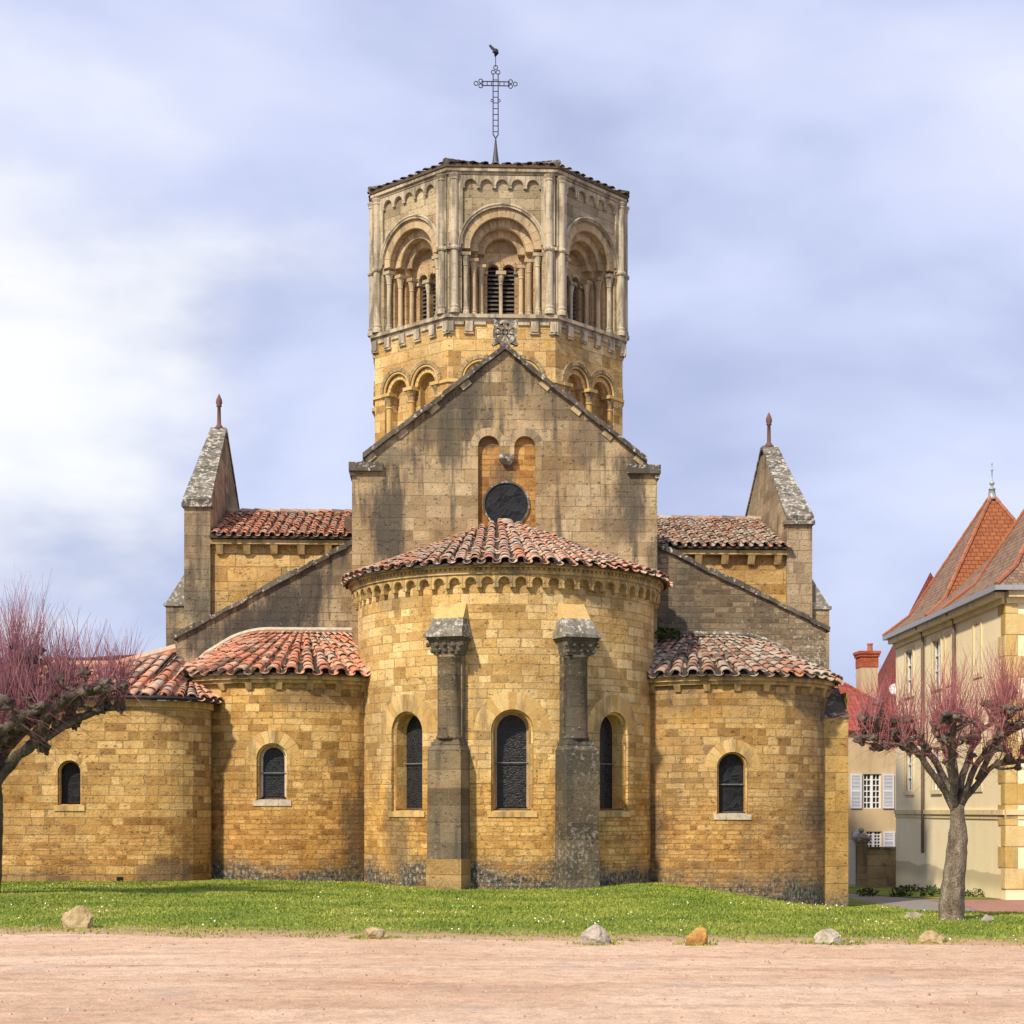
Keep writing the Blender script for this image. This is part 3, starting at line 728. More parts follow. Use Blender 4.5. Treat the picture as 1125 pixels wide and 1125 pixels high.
# arcade frieze and cornice
fz = MB(); NARC = 34; pit = R(196) * RA / NARC; uA = -R(98) * RA
for k in range(NARC):
    u0 = uA + k * pit; uc = u0 + pit / 2; ra = pit * .33
    top = arch(uc, ra, 6.83, 8)
    # one arch block: front skin with the round notch, thickness .13
    pts = [(u0, 6.70), (uc - ra, 6.70)] + top + [(uc + ra, 6.70), (u0 + pit, 6.70)]
    d = -.13; e_ = .004
    us = [u0 + e_] + [p[0] for p in top] + [u0 + pit - e_]
    zb = [6.72] + [p[1] for p in top] + [6.72]
    zb[0] = 6.72
    # left corbel, arch, right corbel
    fz.mbox(MA, u0 + e_, uc - ra, 6.72, 7.02, d, .02); fz.mbox(MA, uc + ra, u0 + pit - e_, 6.72, 7.02, d, .02)
    for (a, b) in zip(top, top[1:]):
        fz.hexa([MA(a[0], a[1], d), MA(b[0], b[1], d), MA(b[0], b[1], .02), MA(a[0], a[1], .02), MA(a[0], 7.02, d), MA(b[0], 7.02, d), MA(b[0], 7.02, .02), MA(a[0], 7.02, .02)])
    roll(fz, MA, uc, 6.83, ra + .015, d - .01, .018, 8, m=5)
CB(fz, 'arcade_frieze', 'cornice')
cn = MB()
NC = 26
for (za, zb_, dd) in ((7.02, 7.10, .17), (7.10, 7.16, .14), (7.16, 7.24, .24)):
    for k in range(NC):
        a = uA + (2 * -uA) * k / NC; b = uA + (2 * -uA) * (k + 1) / NC - .004
        cn.mbox(MA, a, b, za + .002, zb_, -dd, .02, 2)
for k in range(110):                                # little billets under the top moulding
    a = uA + (2 * -uA) * (k + .2) / 110; cn.mbox(MA, a, a + .06, 7.105, 7.158, -.18, -.13)
CB(cn, 'apse_cornice', 'cornice')
# roof: half cone leaning on the gable wall
RE, ZE, ZT, YW = 4.02, 7.27, 8.98, 41.5
def bot(t): a = R(-96 + 192 * t); return (RE * math.sin(a), 41 - RE * math.cos(a) + (.0), ZE)
def top_(t):
    a = R(-96 + 192 * t); x = .64 * RE * math.sin(a)
    return (x, YW + .03, ZT - (ZT - ZE) * .93 * (math.sqrt((abs(x) / 4.0) ** 2 + .0025) - .05))
ro = MB(); tile_field(ro, field_between(bot, top_, 38), None, .29, 3)
aroof = CB(ro, 'apse_roof', 'tile_mix', smooth=False)
dk = MB(); deck(dk, bot, top_, 40, .02, .05); CB(dk, 'roof_backing', 'under', aroof)
cp = MB(); cp.lathe((0, YW - .15, ZT - .06), [(-.06, .20), (.02, .18), (.08, .11), (.10, .02)], 14); CB(cp, 'cap_tile', 'tile_old', aroof)

# ---- buttresses with engaged shafts
def buttress(deg, mat, sh):
    t = R(deg); c = Vector((0, 41, 0)); nr = Vector((math.sin(t), -math.cos(t), 0)); tg = Vector((math.cos(t), math.sin(t), 0))
    def B_(mb, w0, w1, z0, z1, r0, r1, rin=3.55, div=None):
        p = []
        for (ww, zz, rr_) in ((w0, z0, r0), (w1, z1, r1)):
            p += [c + nr * rr_ - tg * ww + Vector((0, 0, zz)), c + nr * rr_ + tg * ww + Vector((0, 0, zz)), c + nr * rin + tg * ww + Vector((0, 0, zz)), c + nr * rin - tg * ww + Vector((0, 0, zz))]
        o = len(mb.f); mb.hexa(p)
        for k, f in enumerate(mb.f[o:]):     # wall-space uv so that courses run level
            mb.u[o + k] = [((Vector(mb.v[q]) - c).dot(tg) + (Vector(mb.v[q]) - c).dot(nr) + deg, mb.v[q][2]) for q in f]
    lo = MB(); B_(lo, .41, .40, .55, 3.02, 4.27, 4.25); B_(lo, .40, .34, 3.02, 3.13, 4.25, 4.17)
    root = CB(lo, 'buttress', mat)
    ft = MB(); B_(ft, .43, .42, -.7, .548, 4.30, 4.28); CB(ft, 'footing', 'butt_base' if sh == 1 else mat, root)
    sf = MB()
    B_(sf, .345, .345, 3.132, 3.20, 4.19, 4.19); B_(sf, .31, .31, 3.202, 3.26, 4.14, 4.14)
    B_(sf, .30, .30, 3.262, 5.165, 3.90, 3.90)
    # half-round shaft in front of the flat strip
    prof = [(3.262, .24), (3.30, .20)] + [(3.34 + k * .3, .19) for k in range(7)] + [(5.18, .19)]
    sf2 = MB(); cc = c + nr * 3.92
    sf2.lathe(cc, [(3.262, .30), (3.31, .305), (3.35, .275), (3.38, .28), (3.42, .265), (5.10, .26), (5.12, .285), (5.17, .28)], 20)
    CB(sf, 'shaft', mat, root)
    CB(sf2, 'shaft', mat, root, True)
    ca = MB()
    B_(ca, .29, .40, 5.172, 5.50, 4.14, 4.24); B_(ca, .42, .42, 5.502, 5.56, 4.27, 4.27)
    for row, (zz, ww) in enumerate(((5.27, .32), (5.40, .40))):
        for k in range(5):
            uu = -ww + 2 * ww * k / 4
            ca.lathe(c + nr * (4.16 + .06 * row) + tg * uu, [(zz - .06, .02), (zz - .03, .055), (zz + .02, .06), (zz + .055, .02)], 7)
    CB(ca, 'capital', 'capital', root)
    ab = MB(); B_(ab, .48, .47, 5.562, 5.63, 4.36, 4.35); B_(ab, .45, .36, 5.632, 6.02, 4.32, 3.98)
    CB(ab, 'cap_stone', 'cap_stone', root)
    up = MB(); B_(up, .355, .33, 6.022, 6.42, 3.97, 3.66); CB(up, 'weathering_slope', 'trim_lo', root)
    return root
buttress(-21.5, M['butt_l'], 1); buttress(21.8, M['butt_r'], 2)

# ---- side chapels
def chapel(sg, wallmat, tilemat, zs, zsp, wu, glass, frame, seed, sillk, tipz):
    cx, cy, Rc = 5.45 * sg, 41.7, 2.75
    MC = cyl(cx, cy, Rc); wm = MB()
    op = arched_window(MC, wu, .375, zs, zsp, wm, .27, glass=glass, frame=frame, sill=sillk, vous=(.30, 11), rin=.335)
    wall(wm, MC, R(-105) * Rc, R(105) * Rc, -1.4, 4.66, [op], step=.25)
    cw = CB(wm, 'chapel_wall', wallmat)
    cn = MB(); N = 15
    for k in range(N):
        a = R(-100) * Rc + R(200) * Rc * k / N; b = a + R(200) * Rc / N - .005
        cn.mbox(MC, a, b, 4.66, 4.74, -.12, .05, 2); cn.mbox(MC, a, b, 4.742, 4.85, -.20, .05, 2)
    cor = CB(cn, 'chapel_cornice', 'cornice')
    cb = MB()
    for k in range(13):
        a = R(-96) * Rc + R(192) * Rc * (k + .5) / 13
        cb.hexa([MC(a - .07, 4.50, -.05), MC(a + .07, 4.50, -.05), MC(a + .07, 4.50, .03), MC(a - .07, 4.50, .03), MC(a - .08, 4.658, -.13), MC(a + .08, 4.658, -.13), MC(a + .08, 4.658, .03), MC(a - .08, 4.658, .03)])
    split_build(cb, 'corbel', M['cornice'], cor, CO, 6)
    Re = 3.03; ze = 4.90
    def bot(t):
        a = R(-98 + 192 * t) if sg < 0 else R(-94 + 192 * t)
        return (cx + Re * math.sin(a), cy - Re * math.cos(a), ze)
    X0, X1 = (-6.95, -3.7) if sg < 0 else (3.7, 6.95)
    def top_(t):
        x = X0 + (X1 - X0) * t
        out = max(0, (abs(x) - 6.0)) / .95
        return (x, 42.0, 6.17 - .22 * out ** 2 - (0 if sg < 0 else .03 + .05 * t))
    ro = MB(); tile_field(ro, field_between(bot, top_, 25), None, .28, seed)
    rf = CB(ro, 'chapel_roof', tilemat)
    dk = MB(); deck(dk, bot, top_, 24, .02, .05)
    tipa = -8.32 * 1 if sg < 0 else 8.32
    # end triangle down to the eave tip against the wall
    e0 = Vector(bot(0 if sg < 0 else 1)); t0 = Vector(top_(0 if sg < 0 else 1)); dk.mesh([e0, t0, Vector((tipa, 42.0, tipz)), e0 + Vector((0, .5, 0))], [(0, 1, 2), (0, 2, 3)])
    CB(dk, 'roof_backing', 'under', rf)
    fl = MB(); P = [Vector(top_(k / 14)) + Vector((0, -.06, .07)) for k in range(15)]
    endp = Vector((tipa * .985, 41.93, tipz + .05))
    P = [endp, (endp + P[0]) / 2 + Vector((0, 0, .10))] + P if sg < 0 else P + [(endp + P[-1]) / 2 + Vector((0, 0, .10)), endp]
    fl.tube(P, .075, 6)
    # mortar fillet where the roof meets the central apse
    q = []
    for k in range(9):
        s_ = k / 8; b = Vector(bot(.985 if sg < 0 else .015)).lerp(Vector(top_(.985 if sg < 0 else .015)), s_)
        ang = math.atan2(b.x, 41 - b.y); q.append((math.sin(ang) * 3.73, 41 - math.cos(ang) * 3.73, 4.98 + 1.2 * s_ ** 1.25))
    fl.tube(q, .08, 6)
    CB(fl, 'mortar_fillet', 'mortar' if sg < 0 else 'coping_pale', rf)
chapel(-1, 'chapel_l', 'tile_red', 1.88, 2.86, -.17, 'glass_dark', 'frame_pale', 11, 'pale', 5.0)
chapel(1, 'chapel_r', 'tile_old', 1.55, 2.67, -.10, 'glass_plain', None, 12, 'pale', 5.0)

# ---- raking walls above the chapels
def rake(sg, mat):
    x0, x1 = sg * 8.32, sg * 3.6
    zf = lambda x: 6.05 + (8.50 - 6.05) * (abs(x) - 8.32) / (3.75 - 8.32) if sg < 0 else 6.33 + (8.50 - 6.33) * (abs(x) - 8.34) / (3.75 - 8.34)
    mb = MB(); a, b = min(x0, x1), max(x0, x1)
    wall(mb, plane((0, 42, 0), (1, 0, 0), (0, -1, 0)), a, b, -1.5, zf, step=.5)
    P = plane((x0, 42, 0), (0, 1, 0) if sg > 0 else (0, -1, 0), (sg, 0, 0))
    wall(mb, P, 0 if sg > 0 else -2.7, 2.7 if sg > 0 else 0, -1.5, zf(x0), step=3)
    rw = CB(mb, 'raking_wall', mat)
    cp = MB(); N = 11
    for k in range(N):
        xa = x0 + (x1 - x0) * k / N; xb = x0 + (x1 - x0) * (k + 1) / N - sg * -.008
        if k == 0: xa += sg * .10
        za, zb_ = zf(xa) + rnd.uniform(-.03, .03), zf(xb) + rnd.uniform(-.03, .03); th = .13 + rnd.uniform(-.03, .03)
        cp.hexa([(xa, 41.90, za), (xb, 41.90, zb_), (xb, 42.75, zb_), (xa, 42.75, za), (xa, 41.90, za + th), (xb, 41.90, zb_ + th), (xb, 42.75, zb_ + th + .1), (xa, 42.75, za + th + .1)])
    CB(cp, 'coping', 'coping', rw)
    # lump of fallen coping where it meets the gable
    return rw
rake(-1, 'rake_l'); rake(1, 'rake_r')

# ---- choir gable
gm = MB(); MG = plane((0, 41.5, 0), (1, 0, 0), (0, -1, 0))
ZK, ZA = 10.28, 13.30
zg = lambda x: ZK + (ZA - ZK) * (1 - abs(x) / 3.87)
rt = arch(-.42, .27, 10.87, 12) + [(-.15, 10.60), (.15, 10.60)] + arch(.50, .27, 10.87, 12)
rt = [p for p in arch(-.42, .27, 10.87, 12)] + [(-.149, 10.56), (.229, 10.56)] + [p for p in arch(.50, .27, 10.87, 12)]
rt[13] = (-.1499, 10.56); rt[14] = (.2299, 10.56)
wall(gm, MG, -3.87, 3.87, 5.5, lambda u: zg(u), [(rt, 8.3, .15)], step=.43)
for sg in (-1, 1):
    P = plane((sg * 3.87, 41.5, 0), (0, sg, 0), (sg, 0, 0))
    wall(gm, P, 0 if sg > 0 else -3.2, 3.2 if sg > 0 else 0, 5.5, ZK, step=3)
gb = CB(gm, 'choir_gable', 'gable')
rc = MB(); rc.face([MG(-.69, 8.3, .15), MG(.77, 8.3, .15), MG(.77, 11.2, .15), MG(-.69, 11.2, .15)], [(-.69, 8.3), (.77, 8.3), (.77, 11.2), (-.69, 11.2)])
CB(rc, 'recess', 'recess', gb)
av = MB()
for uc in (-.42, .50):
    voussoirs(av, MG, uc, 10.87, .27, .47, -.006, .05, 9, clamp=(-9, .035) if uc < 0 else (.045, 9))
CB(av, 'arch_stones', 'gable_trim', gb)
cbm = MB()
cbm.hexa([MG(-.05, 10.42, .02), MG(.13, 10.42, .02), MG(.13, 10.42, .16), MG(-.05, 10.42, .16), MG(-.15, 10.555, -.07), MG(.23, 10.555, -.07), MG(.23, 10.555, .16), MG(-.15, 10.555, .16)])
cbm.box(-.149, .229, 41.45, 41.66, 10.557, 10.66)
CB(cbm, 'corbel', 'coping_pale', gb)
ow = MB(); A_ = [(.03 + .60 * math.sin(2 * math.pi * k / 32), 9.42 + .60 * math.cos(2 * math.pi * k / 32)) for k in range(33)]
B_ = [(.03 + .55 * math.sin(2 * math.pi * k / 32), 9.42 + .55 * math.cos(2 * math.pi * k / 32)) for k in range(33)]
ring(ow, MG, A_, B_, .10); 
for a, b in zip(A_, A_[1:]): ow.face([MG(*a, .10), MG(*b, .10), MG(*b, .155), MG(*a, .155)])
for a, b in zip(B_, B_[1:]): ow.face([MG(*a, .10), MG(*b, .10), MG(*b, .148), MG(*a, .148)])
rw_ = CB(ow, 'round_window', 'coping', gb)
og = MB(); og.face([MG(*p, .135) for p in B_[:-1]][::-1], B_[:-1][::-1]); CB(og, 'round_glass', 'glass_plain', gb)
cp = MB(); tk = MB(); N = 9
for sg in (-1, 1):
    for k in range(N):
        xa = sg * (3.60 - 3.6 * k / N); xb = sg * (3.60 - 3.6 * (k + 1) / N) + sg * .006; j = rnd.uniform(-.03, .025)
        if k == N - 1: xb = sg * .0
        za, zb_ = zg(xa) + j, zg(xb) + j
        cp.hexa([(xa, 41.36, za + .0), (xb, 41.36, zb_ + .0), (xb, 42.15, zb_ + .0), (xa, 42.15, za + .0), (xa, 41.36, za + .14), (xb, 41.36, zb_ + .14), (xb, 42.15, zb_ + .14), (xa, 42.15, za + .14)])
        # small stones tucked under the coping
        if k % 2 == 0 and k < N - 1:
            xm = (xa + xb) / 2; zm = zg(xm) - .10; r_ = .14
            dx = Vector((-sg * 3.6, 0, ZA - ZK)).normalized(); nx = Vector((-dx.z, 0, dx.x)) * (1 if sg > 0 else -1)
            o_ = Vector((xm, 41.46, zm)); q = [o_ - dx * r_ + nx * -.07, o_ + dx * r_ + nx * -.07, o_ + dx * r_ + nx * .07, o_ - dx * r_ + nx * .07]
            tk.hexa([p for p in q] + [p + Vector((0, .12, 0)) for p in q])
CB(cp, 'coping', 'coping', gb); split_build(tk, 'tuck_stone', M['gable_trim'], gb, CO, 6)
kn = MB()
for sg in (-1, 1):
    a, b = sorted((sg * 3.10, sg * 3.95)); kn.box(a, b, 41.38, 42.2, 10.20, 10.42)
    a, b = sorted((sg * 3.80, sg * 3.92)); kn.box(a, b, 41.42, 42.2, 10.08, 10.198)
split_build(kn, 'kneeler', M['coping'], gb, CO, 12)
# rosette antefix on the apex
rz = MB(); C0 = Vector((.0, 41.62, 13.78)); rr_ = .27
def RP(a, r, y): return C0 + Vector((math.cos(a) * r, y, math.sin(a) * r))
for y0, y1 in ((-.08, .08),):
    for k in range(24):
        a, b = 2 * math.pi * k / 24, 2 * math.pi * (k + 1) / 24
        rz.hexa([RP(a, .235, y0), RP(b, .235, y0), RP(b, .235, y1), RP(a, .235, y1), RP(a, .31, y0), RP(b, .31, y0), RP(b, .31, y1), RP(a, .31, y1)])
    for k in range(8):
        a = math.pi / 8 + 2 * math.pi * k / 8 - math.pi / 8
        dv, nv = Vector((math.cos(a), 0, math.sin(a))), Vector((-math.sin(a), 0, math.cos(a)))
        rz.hexa([C0 + dv * .05 - nv * .022 + Vector((0, -.07, 0)), C0 + dv * .24 - nv * .05 + Vector((0, -.07, 0)), C0 + dv * .24 - nv * .05 + Vector((0, .07, 0)), C0 + dv * .05 - nv * .022 + Vector((0, .07, 0)),
                 C0 + dv * .05 + nv * .022 + Vector((0, -.07, 0)), C0 + dv * .24 + nv * .05 + Vector((0, -.07, 0)), C0 + dv * .24 + nv * .05 + Vector((0, .07, 0)), C0 + dv * .05 + nv * .022 + Vector((0, .07, 0))])
    for k in range(4):   # corner leaves of the square
        a = math.pi / 4 + math.pi / 2 * k
        dv, nv = Vector((math.cos(a), 0, math.sin(a))), Vector((-math.sin(a), 0, math.cos(a)))
        rz.hexa([C0 + dv * .29 - nv * .085 + Vector((0, -.06, 0)), C0 + dv * .45 - nv * .03 + Vector((0, -.06, 0)), C0 + dv * .45 - nv * .03 + Vector((0, .06, 0)), C0 + dv * .29 - nv * .085 + Vector((0, .06, 0)),
                 C0 + dv * .29 + nv * .085 + Vector((0, -.06, 0)), C0 + dv * .45 + nv * .03 + Vector((0, -.06, 0)), C0 + dv * .45 + nv * .03 + Vector((0, .06, 0)), C0 + dv * .29 + nv * .085 + Vector((0, .06, 0))])
rz.box(C0.x - .07, C0.x + .07, C0.y - .07, C0.y + .07, C0.z - .07, C0.z + .07)
rz.box(C0.x - .13, C0.x + .13, 41.5, 41.75, 13.36, C0.z - .26)
CB(rz, 'rosette_finial', 'coping_pale', gb)
# choir roof behind the gable
cr = MB()
for sg in (-1, 1):
    cr.mesh([(sg * 3.8, 42.1, ZK - .1), (0, 42.1, ZA - .15), (0, 45.2, ZA - .15), (sg * 3.8, 45.2, ZK - .1)], [(0, 1, 2, 3)])
CB(cr, 'choir_roof', 'tile_old')

# ---- transept
def transept(sg, tilemat, zsh, zpk, ze, zr):
    mb = MB(); xa, xb = 3.7 * sg, 7.85 * sg; a, b = min(xa, xb), max(xa, xb)
    wall(mb, plane((0, 44.7, 0), (1, 0, 0), (0, -1, 0)), a, b, 3.0, ze - .22, step=4)
    tw = CB(mb, 'transept_wall', 'transept')
    cn = MB(); n = 6
    for k in range(n):
        p = a + (b - a) * k / n; cn.box(p, p + (b - a) / n - .006, 44.46, 44.75, ze - .22, ze - .10)
    cor = CB(cn, 'eaves_cornice', 'cornice', tw)
    cb = MB()
    for k in range(6):
        xm = a + .25 + (b - a - .5) * k / 5; cb.hexa([(xm - .09, 44.60, ze - .47), (xm + .09, 44.60, ze - .47), (xm + .09, 44.72, ze - .47), (xm - .09, 44.72, ze - .47), (xm - .10, 44.47, ze - .222), (xm + .10, 44.47, ze - .222), (xm + .10, 44.72, ze - .222), (xm - .10, 44.72, ze - .222)])
    split_build(cb, 'corbel', M['cornice'], tw, CO, 6)
    ro = MB(); bot = lambda t: (a + (b - a) * t, 44.36, ze + .0); top_ = lambda t: (a + (b - a) * t, 48.3, zr - .08)
    # rows run slightly askew, following the photograph's roof
    sk = .0
    tile_field(ro, field_between(bot, top_, 16), None, .3, 21 + sg)
    rf = CB(ro, 'transept_roof', tilemat, tw)
    dk = MB(); deck(dk, bot, top_, 1, .02, .06); dk.mesh([(a, 48.4, zr - .1), (b, 48.4, zr - .1), (b, 52.2, ze), (a, 52.2, ze)], [(0, 1, 2, 3)]); CB(dk, 'roof_backing', 'under', rf)
    rd = MB(); 
    for k in range(11):
        p = a + (b - a) * k / 11; q = a + (b - a) * (k + 1) / 11
        rd.tube([(p, 48.35, zr - .03), (q + .05, 48.35, zr - .05)], [.10, .085], 8)
    CB(rd, 'ridge_tile', 'tile_old', rf)
    # sloping board closing the roof beside the choir wall
    bd = MB(); x_ = sg * 3.88; bd.hexa([(x_, 44.0, ze - .02), (x_ + sg * .10, 44.0, ze - .02), (x_ + sg * .45, 45.6, ze + .45), (x_, 45.6, ze + .45), (x_, 44.0, ze + .30), (x_ + sg * .08, 44.0, ze + .30), (x_ + sg * .40, 45.6, ze + .75), (x_, 45.6, ze + .75)])
    CB(bd, 'side_board', 'wood', tw)
    # end gable, edge on
    gx0, gx1 = sg * 7.85, sg * 8.55; p, q = min(gx0, gx1), max(gx0, gx1)
    gm = MB(); Y0, Ym, Y1 = 44.55, 48.4, 52.2
    wall(gm, plane((0, Y0, 0), (1, 0, 0), (0, -1, 0)), p, q, -1.5, zsh, step=2)
    for xx_, s2 in ((p, -1), (q, 1)):            # the outer face leans in as it rises
        outer = (s2 == sg); f = lambda u: zsh + (zpk - zsh) * (1 - abs(abs(u) - (Ym - Y0)) / (Ym - Y0))
        lean_ = lambda z: max(0, (z - zsh) / (zpk - zsh)) * (.22 if outer else .08) * (-s2)
        PL = lambda u, z, d=0, xx_=xx_, s2=s2, lean_=lean_: Vector((xx_ + lean_(z), Y0 + u * s2, z))
        u0, u1 = (0, Y1 - Y0) if s2 > 0 else (-(Y1 - Y0), 0)
        wall(gm, PL, u0, u1, -1.5, zsh, step=.9627); wall(gm, PL, u0, u1, zsh, f, step=.48)
    tg_ = CB(gm, 'transept_gable', 'tgable')
    cp = MB(); N = 7
    xin0, xout0, xin1, xout1 = 7.85, 8.55, 7.93, 8.33
    for k in range(N):
        f0, f1 = k / N, (k + 1) / N - .004
        ya, yb = Y0 + (Ym - Y0) * f0, Y0 + (Ym - Y0) * f1; za, zb_ = zsh + (zpk - zsh) * f0 + rnd.uniform(-.02, .02), zsh + (zpk - zsh) * f1 + rnd.uniform(-.02, .02)
        ia, ib, oa, ob = [sg * v for v in (xin0 + (xin1 - xin0) * f0 - .03, xin0 + (xin1 - xin0) * f1 - .03, xout0 + (xout1 - xout0) * f0 + .03, xout0 + (xout1 - xout0) * f1 + .03)]
        for yy_ in (1, -1):
            A2, B2 = (ya, yb) if yy_ > 0 else (2 * Ym - ya, 2 * Ym - yb)
            cp.hexa([(ia, A2 - .06 * yy_, za), (oa, A2 - .06 * yy_, za), (ob, B2 - .06 * yy_, zb_), (ib, B2 - .06 * yy_, zb_), (ia, A2 - .09 * yy_, za + .10), (oa, A2 - .09 * yy_, za + .10), (ob, B2 - .09 * yy_, zb_ + .10), (ib, B2 - .09 * yy_, zb_ + .10)])
    cp.box(p - .06, q + .06, Y0 - .10, Y0 + .3, zsh - .12, zsh - .002)
    CB(cp, 'coping', 'coping_pale', tg_)
    fn = MB(); fn.lathe((sg * 8.13, Ym, zpk + .06), [(0, .20), (.10, .10), (.16, .06), (.66, .05), (.68, .085), (.72, .07), (.78, .095), (.88, .085), (.98, .04), (1.05, .01)], 8)
    CB(fn, 'finial', 'finial', tg_, True)
    # stepped clasping buttress outside
    bm = MB(); x0, x1 = sg * 8.552, sg * 9.07; c_, d_ = min(x0, x1), max(x0, x1); zt = 8.06
    bz = 7.18
    pts = [(x0, 44.75), (x1, 44.75), (x1, 46.6), (x0, 46.6)]
    bm.hexa([(x0, 44.75, -1.5), (x1, 44.75, -1.5), (x1, 46.6, -1.5), (x0, 46.6, -1.5), (x0, 44.75, bz), (x1, 44.75, bz), (x1, 46.6, bz), (x0, 46.6, bz)])
    bb = CB(bm, 'buttress', 'tgable')
    cs = MB(); xo = x1 + sg * .06
    cs.hexa([(x0, 44.70, bz + .002), (xo, 44.70, bz + .002), (xo, 46.65, bz + .002), (x0, 46.65, bz + .002), (x0, 44.70, bz + .09), (xo, 44.70, bz + .09), (xo, 46.65, bz + .09), (x0, 46.65, bz + .09)])
    cs.hexa([(x0, 44.75, bz + .092), (x1, 44.75, bz + .092), (x1, 46.6, bz + .092), (x0, 46.6, bz + .092), (x0, 44.75, zt), (x0 + sg * .02, 44.75, zt), (x0 + sg * .02, 46.6, zt), (x0, 46.6, zt)])
    CB(cs, 'coping', 'cap_stone', bb)
transept(-1, 'tile_red', 9.95, 12.75, 9.05, 10.44)
transept(1, 'tile_old', 9.60, 12.38, 8.86, 10.34)

# ---- flat pier behind the right chapel and its little cap
pm = MB()
wall(pm, plane((0, 40.45, 0), (1, 0, 0), (0, -1, 0)), 7.78, 8.52, -1.6, 3.95, step=2)
wall(pm, plane((8.52, 40.45, 0), (0, 1, 0), (1, 0, 0)), 0, 3.2, -1.6, 4.6, step=4)
wall(pm, plane((7.78, 40.45, 0), (0, -1, 0), (-1, 0, 0)), -2.2, 0, -1.6, 3.95, step=4)
pier = CB(pm, 'pier', masonry('pier_stone', [(.40, .24, .065), (.47, .30, .095), (.51, .345, .125)], rh=.5, bw=1.0, seed=31, stain=.3, grey=.15, mould=(-.3, .3)))
pc = MB(); pc.hexa([(7.74, 40.40, 3.952), (8.58, 40.40, 3.952), (8.58, 41.9, 3.952), (7.74, 41.9, 3.952), (7.9, 41.2, 4.75), (8.45, 41.2, 4.75), (8.45, 41.9, 4.75), (7.9, 41.9, 4.75)])
CB(pc, 'coping', 'coping', pier)

# ---- low apse at the far left: long wall with a rounded corner
FX, FY, FR = -8.55, 39.35, 1.45           # corner circle; flat face at y = FY-FR
def MFL(u, z, d=0):                       # u = 0 where the flat face meets the curve
    if u <= 0: return Vector((FX + u, FY - FR + d, z))
    t = u / FR; r = FR - d
    return Vector((FX + r * math.sin(t), FY - r * math.cos(t), z))
wm = MB(); uw = -10.12 - FX
op = arched_window(MFL, uw, .27, 1.76, 2.52, wm, .25, glass='glass_plain', vous=(.14, 9), bars=0, sill=True, rin=.235, vmat='trim_lo')
wall(wm, MFL, -9.5, R(100) * FR, -.5, 4.02, [op], step=.3)
MLW = CB(wm, 'chapel_wall', 'low')
vh = MB(); vh.box(-9.05, -8.91, 37.885, 38.0, .02, .12); CB(vh, 'vent_hole', 'void', MLW)
cn = MB()
for k in range(14):
    a = -9.4 + (9.4 + R(98) * FR) * k / 14; b = -9.4 + (9.4 + R(98) * FR) * (k + 1) / 14 - .005
    cn.mbox(MFL, a, b, 4.022, 4.17, -.06, .04, 3)
CB(cn, 'chapel_cornice', 'trim_lo', MLW)
gt = MB(); gt.tube([MFL(-9.4 + (9.4 + R(95) * FR) * k / 40, 4.22, -.20) for k in range(41)], .055, 6); CB(gt, 'gutter', 'iron', MLW)
def bot(t):
    u = -6.5 + 6.5 * t / .74 if t < .74 else R(92) * FR * (t - .74) / .26
    return MFL(u, 4.24, -.16)
def top_(t):
    if t < .74:
        x = -14.4 + 6.42 * t / .74; return Vector((x, 39.75, max(5.05, 5.46 - .28 * (-7.98 - x))))
    k = (t - .74) / .26; m_2 = min(1, k * 3); return Vector((-7.97 + .5 * k, 39.75 + .5 * m_2 - .35 * k, 5.40 - .52 * m_2 - .16 * k))
def both(): return field_between(lambda t: bot(t * .739), lambda t: top_(t * .739), 20) + field_between(lambda t: bot(.741 + t * .259), lambda t: top_(.741 + t * .259), 7)
ro = MB(); tile_field(ro, both(), None, .27, 31)
rf = CB(ro, 'chapel_roof', 'tile_red')
dk = MB(); deck(dk, lambda t: bot(t * .739), lambda t: top_(t * .739), 20, .02, .05); deck(dk, lambda t: bot(.741 + t * .259), lambda t: top_(.741 + t * .259), 8, .02, .05); CB(dk, 'roof_backing', 'under', rf)
bs_ = MB(); a_, b_ = top_(.0), top_(.739); bs_.mesh([a_, b_, b_ + Vector((-.3, 2.3, -.9)), a_ + Vector((0, 2.3, -.9))], [(0, 1, 2, 3)]); CB(bs_, 'roof_slope', 'tile_old', rf)
vr = MB(); vr.tube([top_(.40 + .339 * k / 6) + Vector((0, 0, .09)) for k in range(7)], .11, 7); CB(vr, 'ridge_tile', 'tile_red', rf)

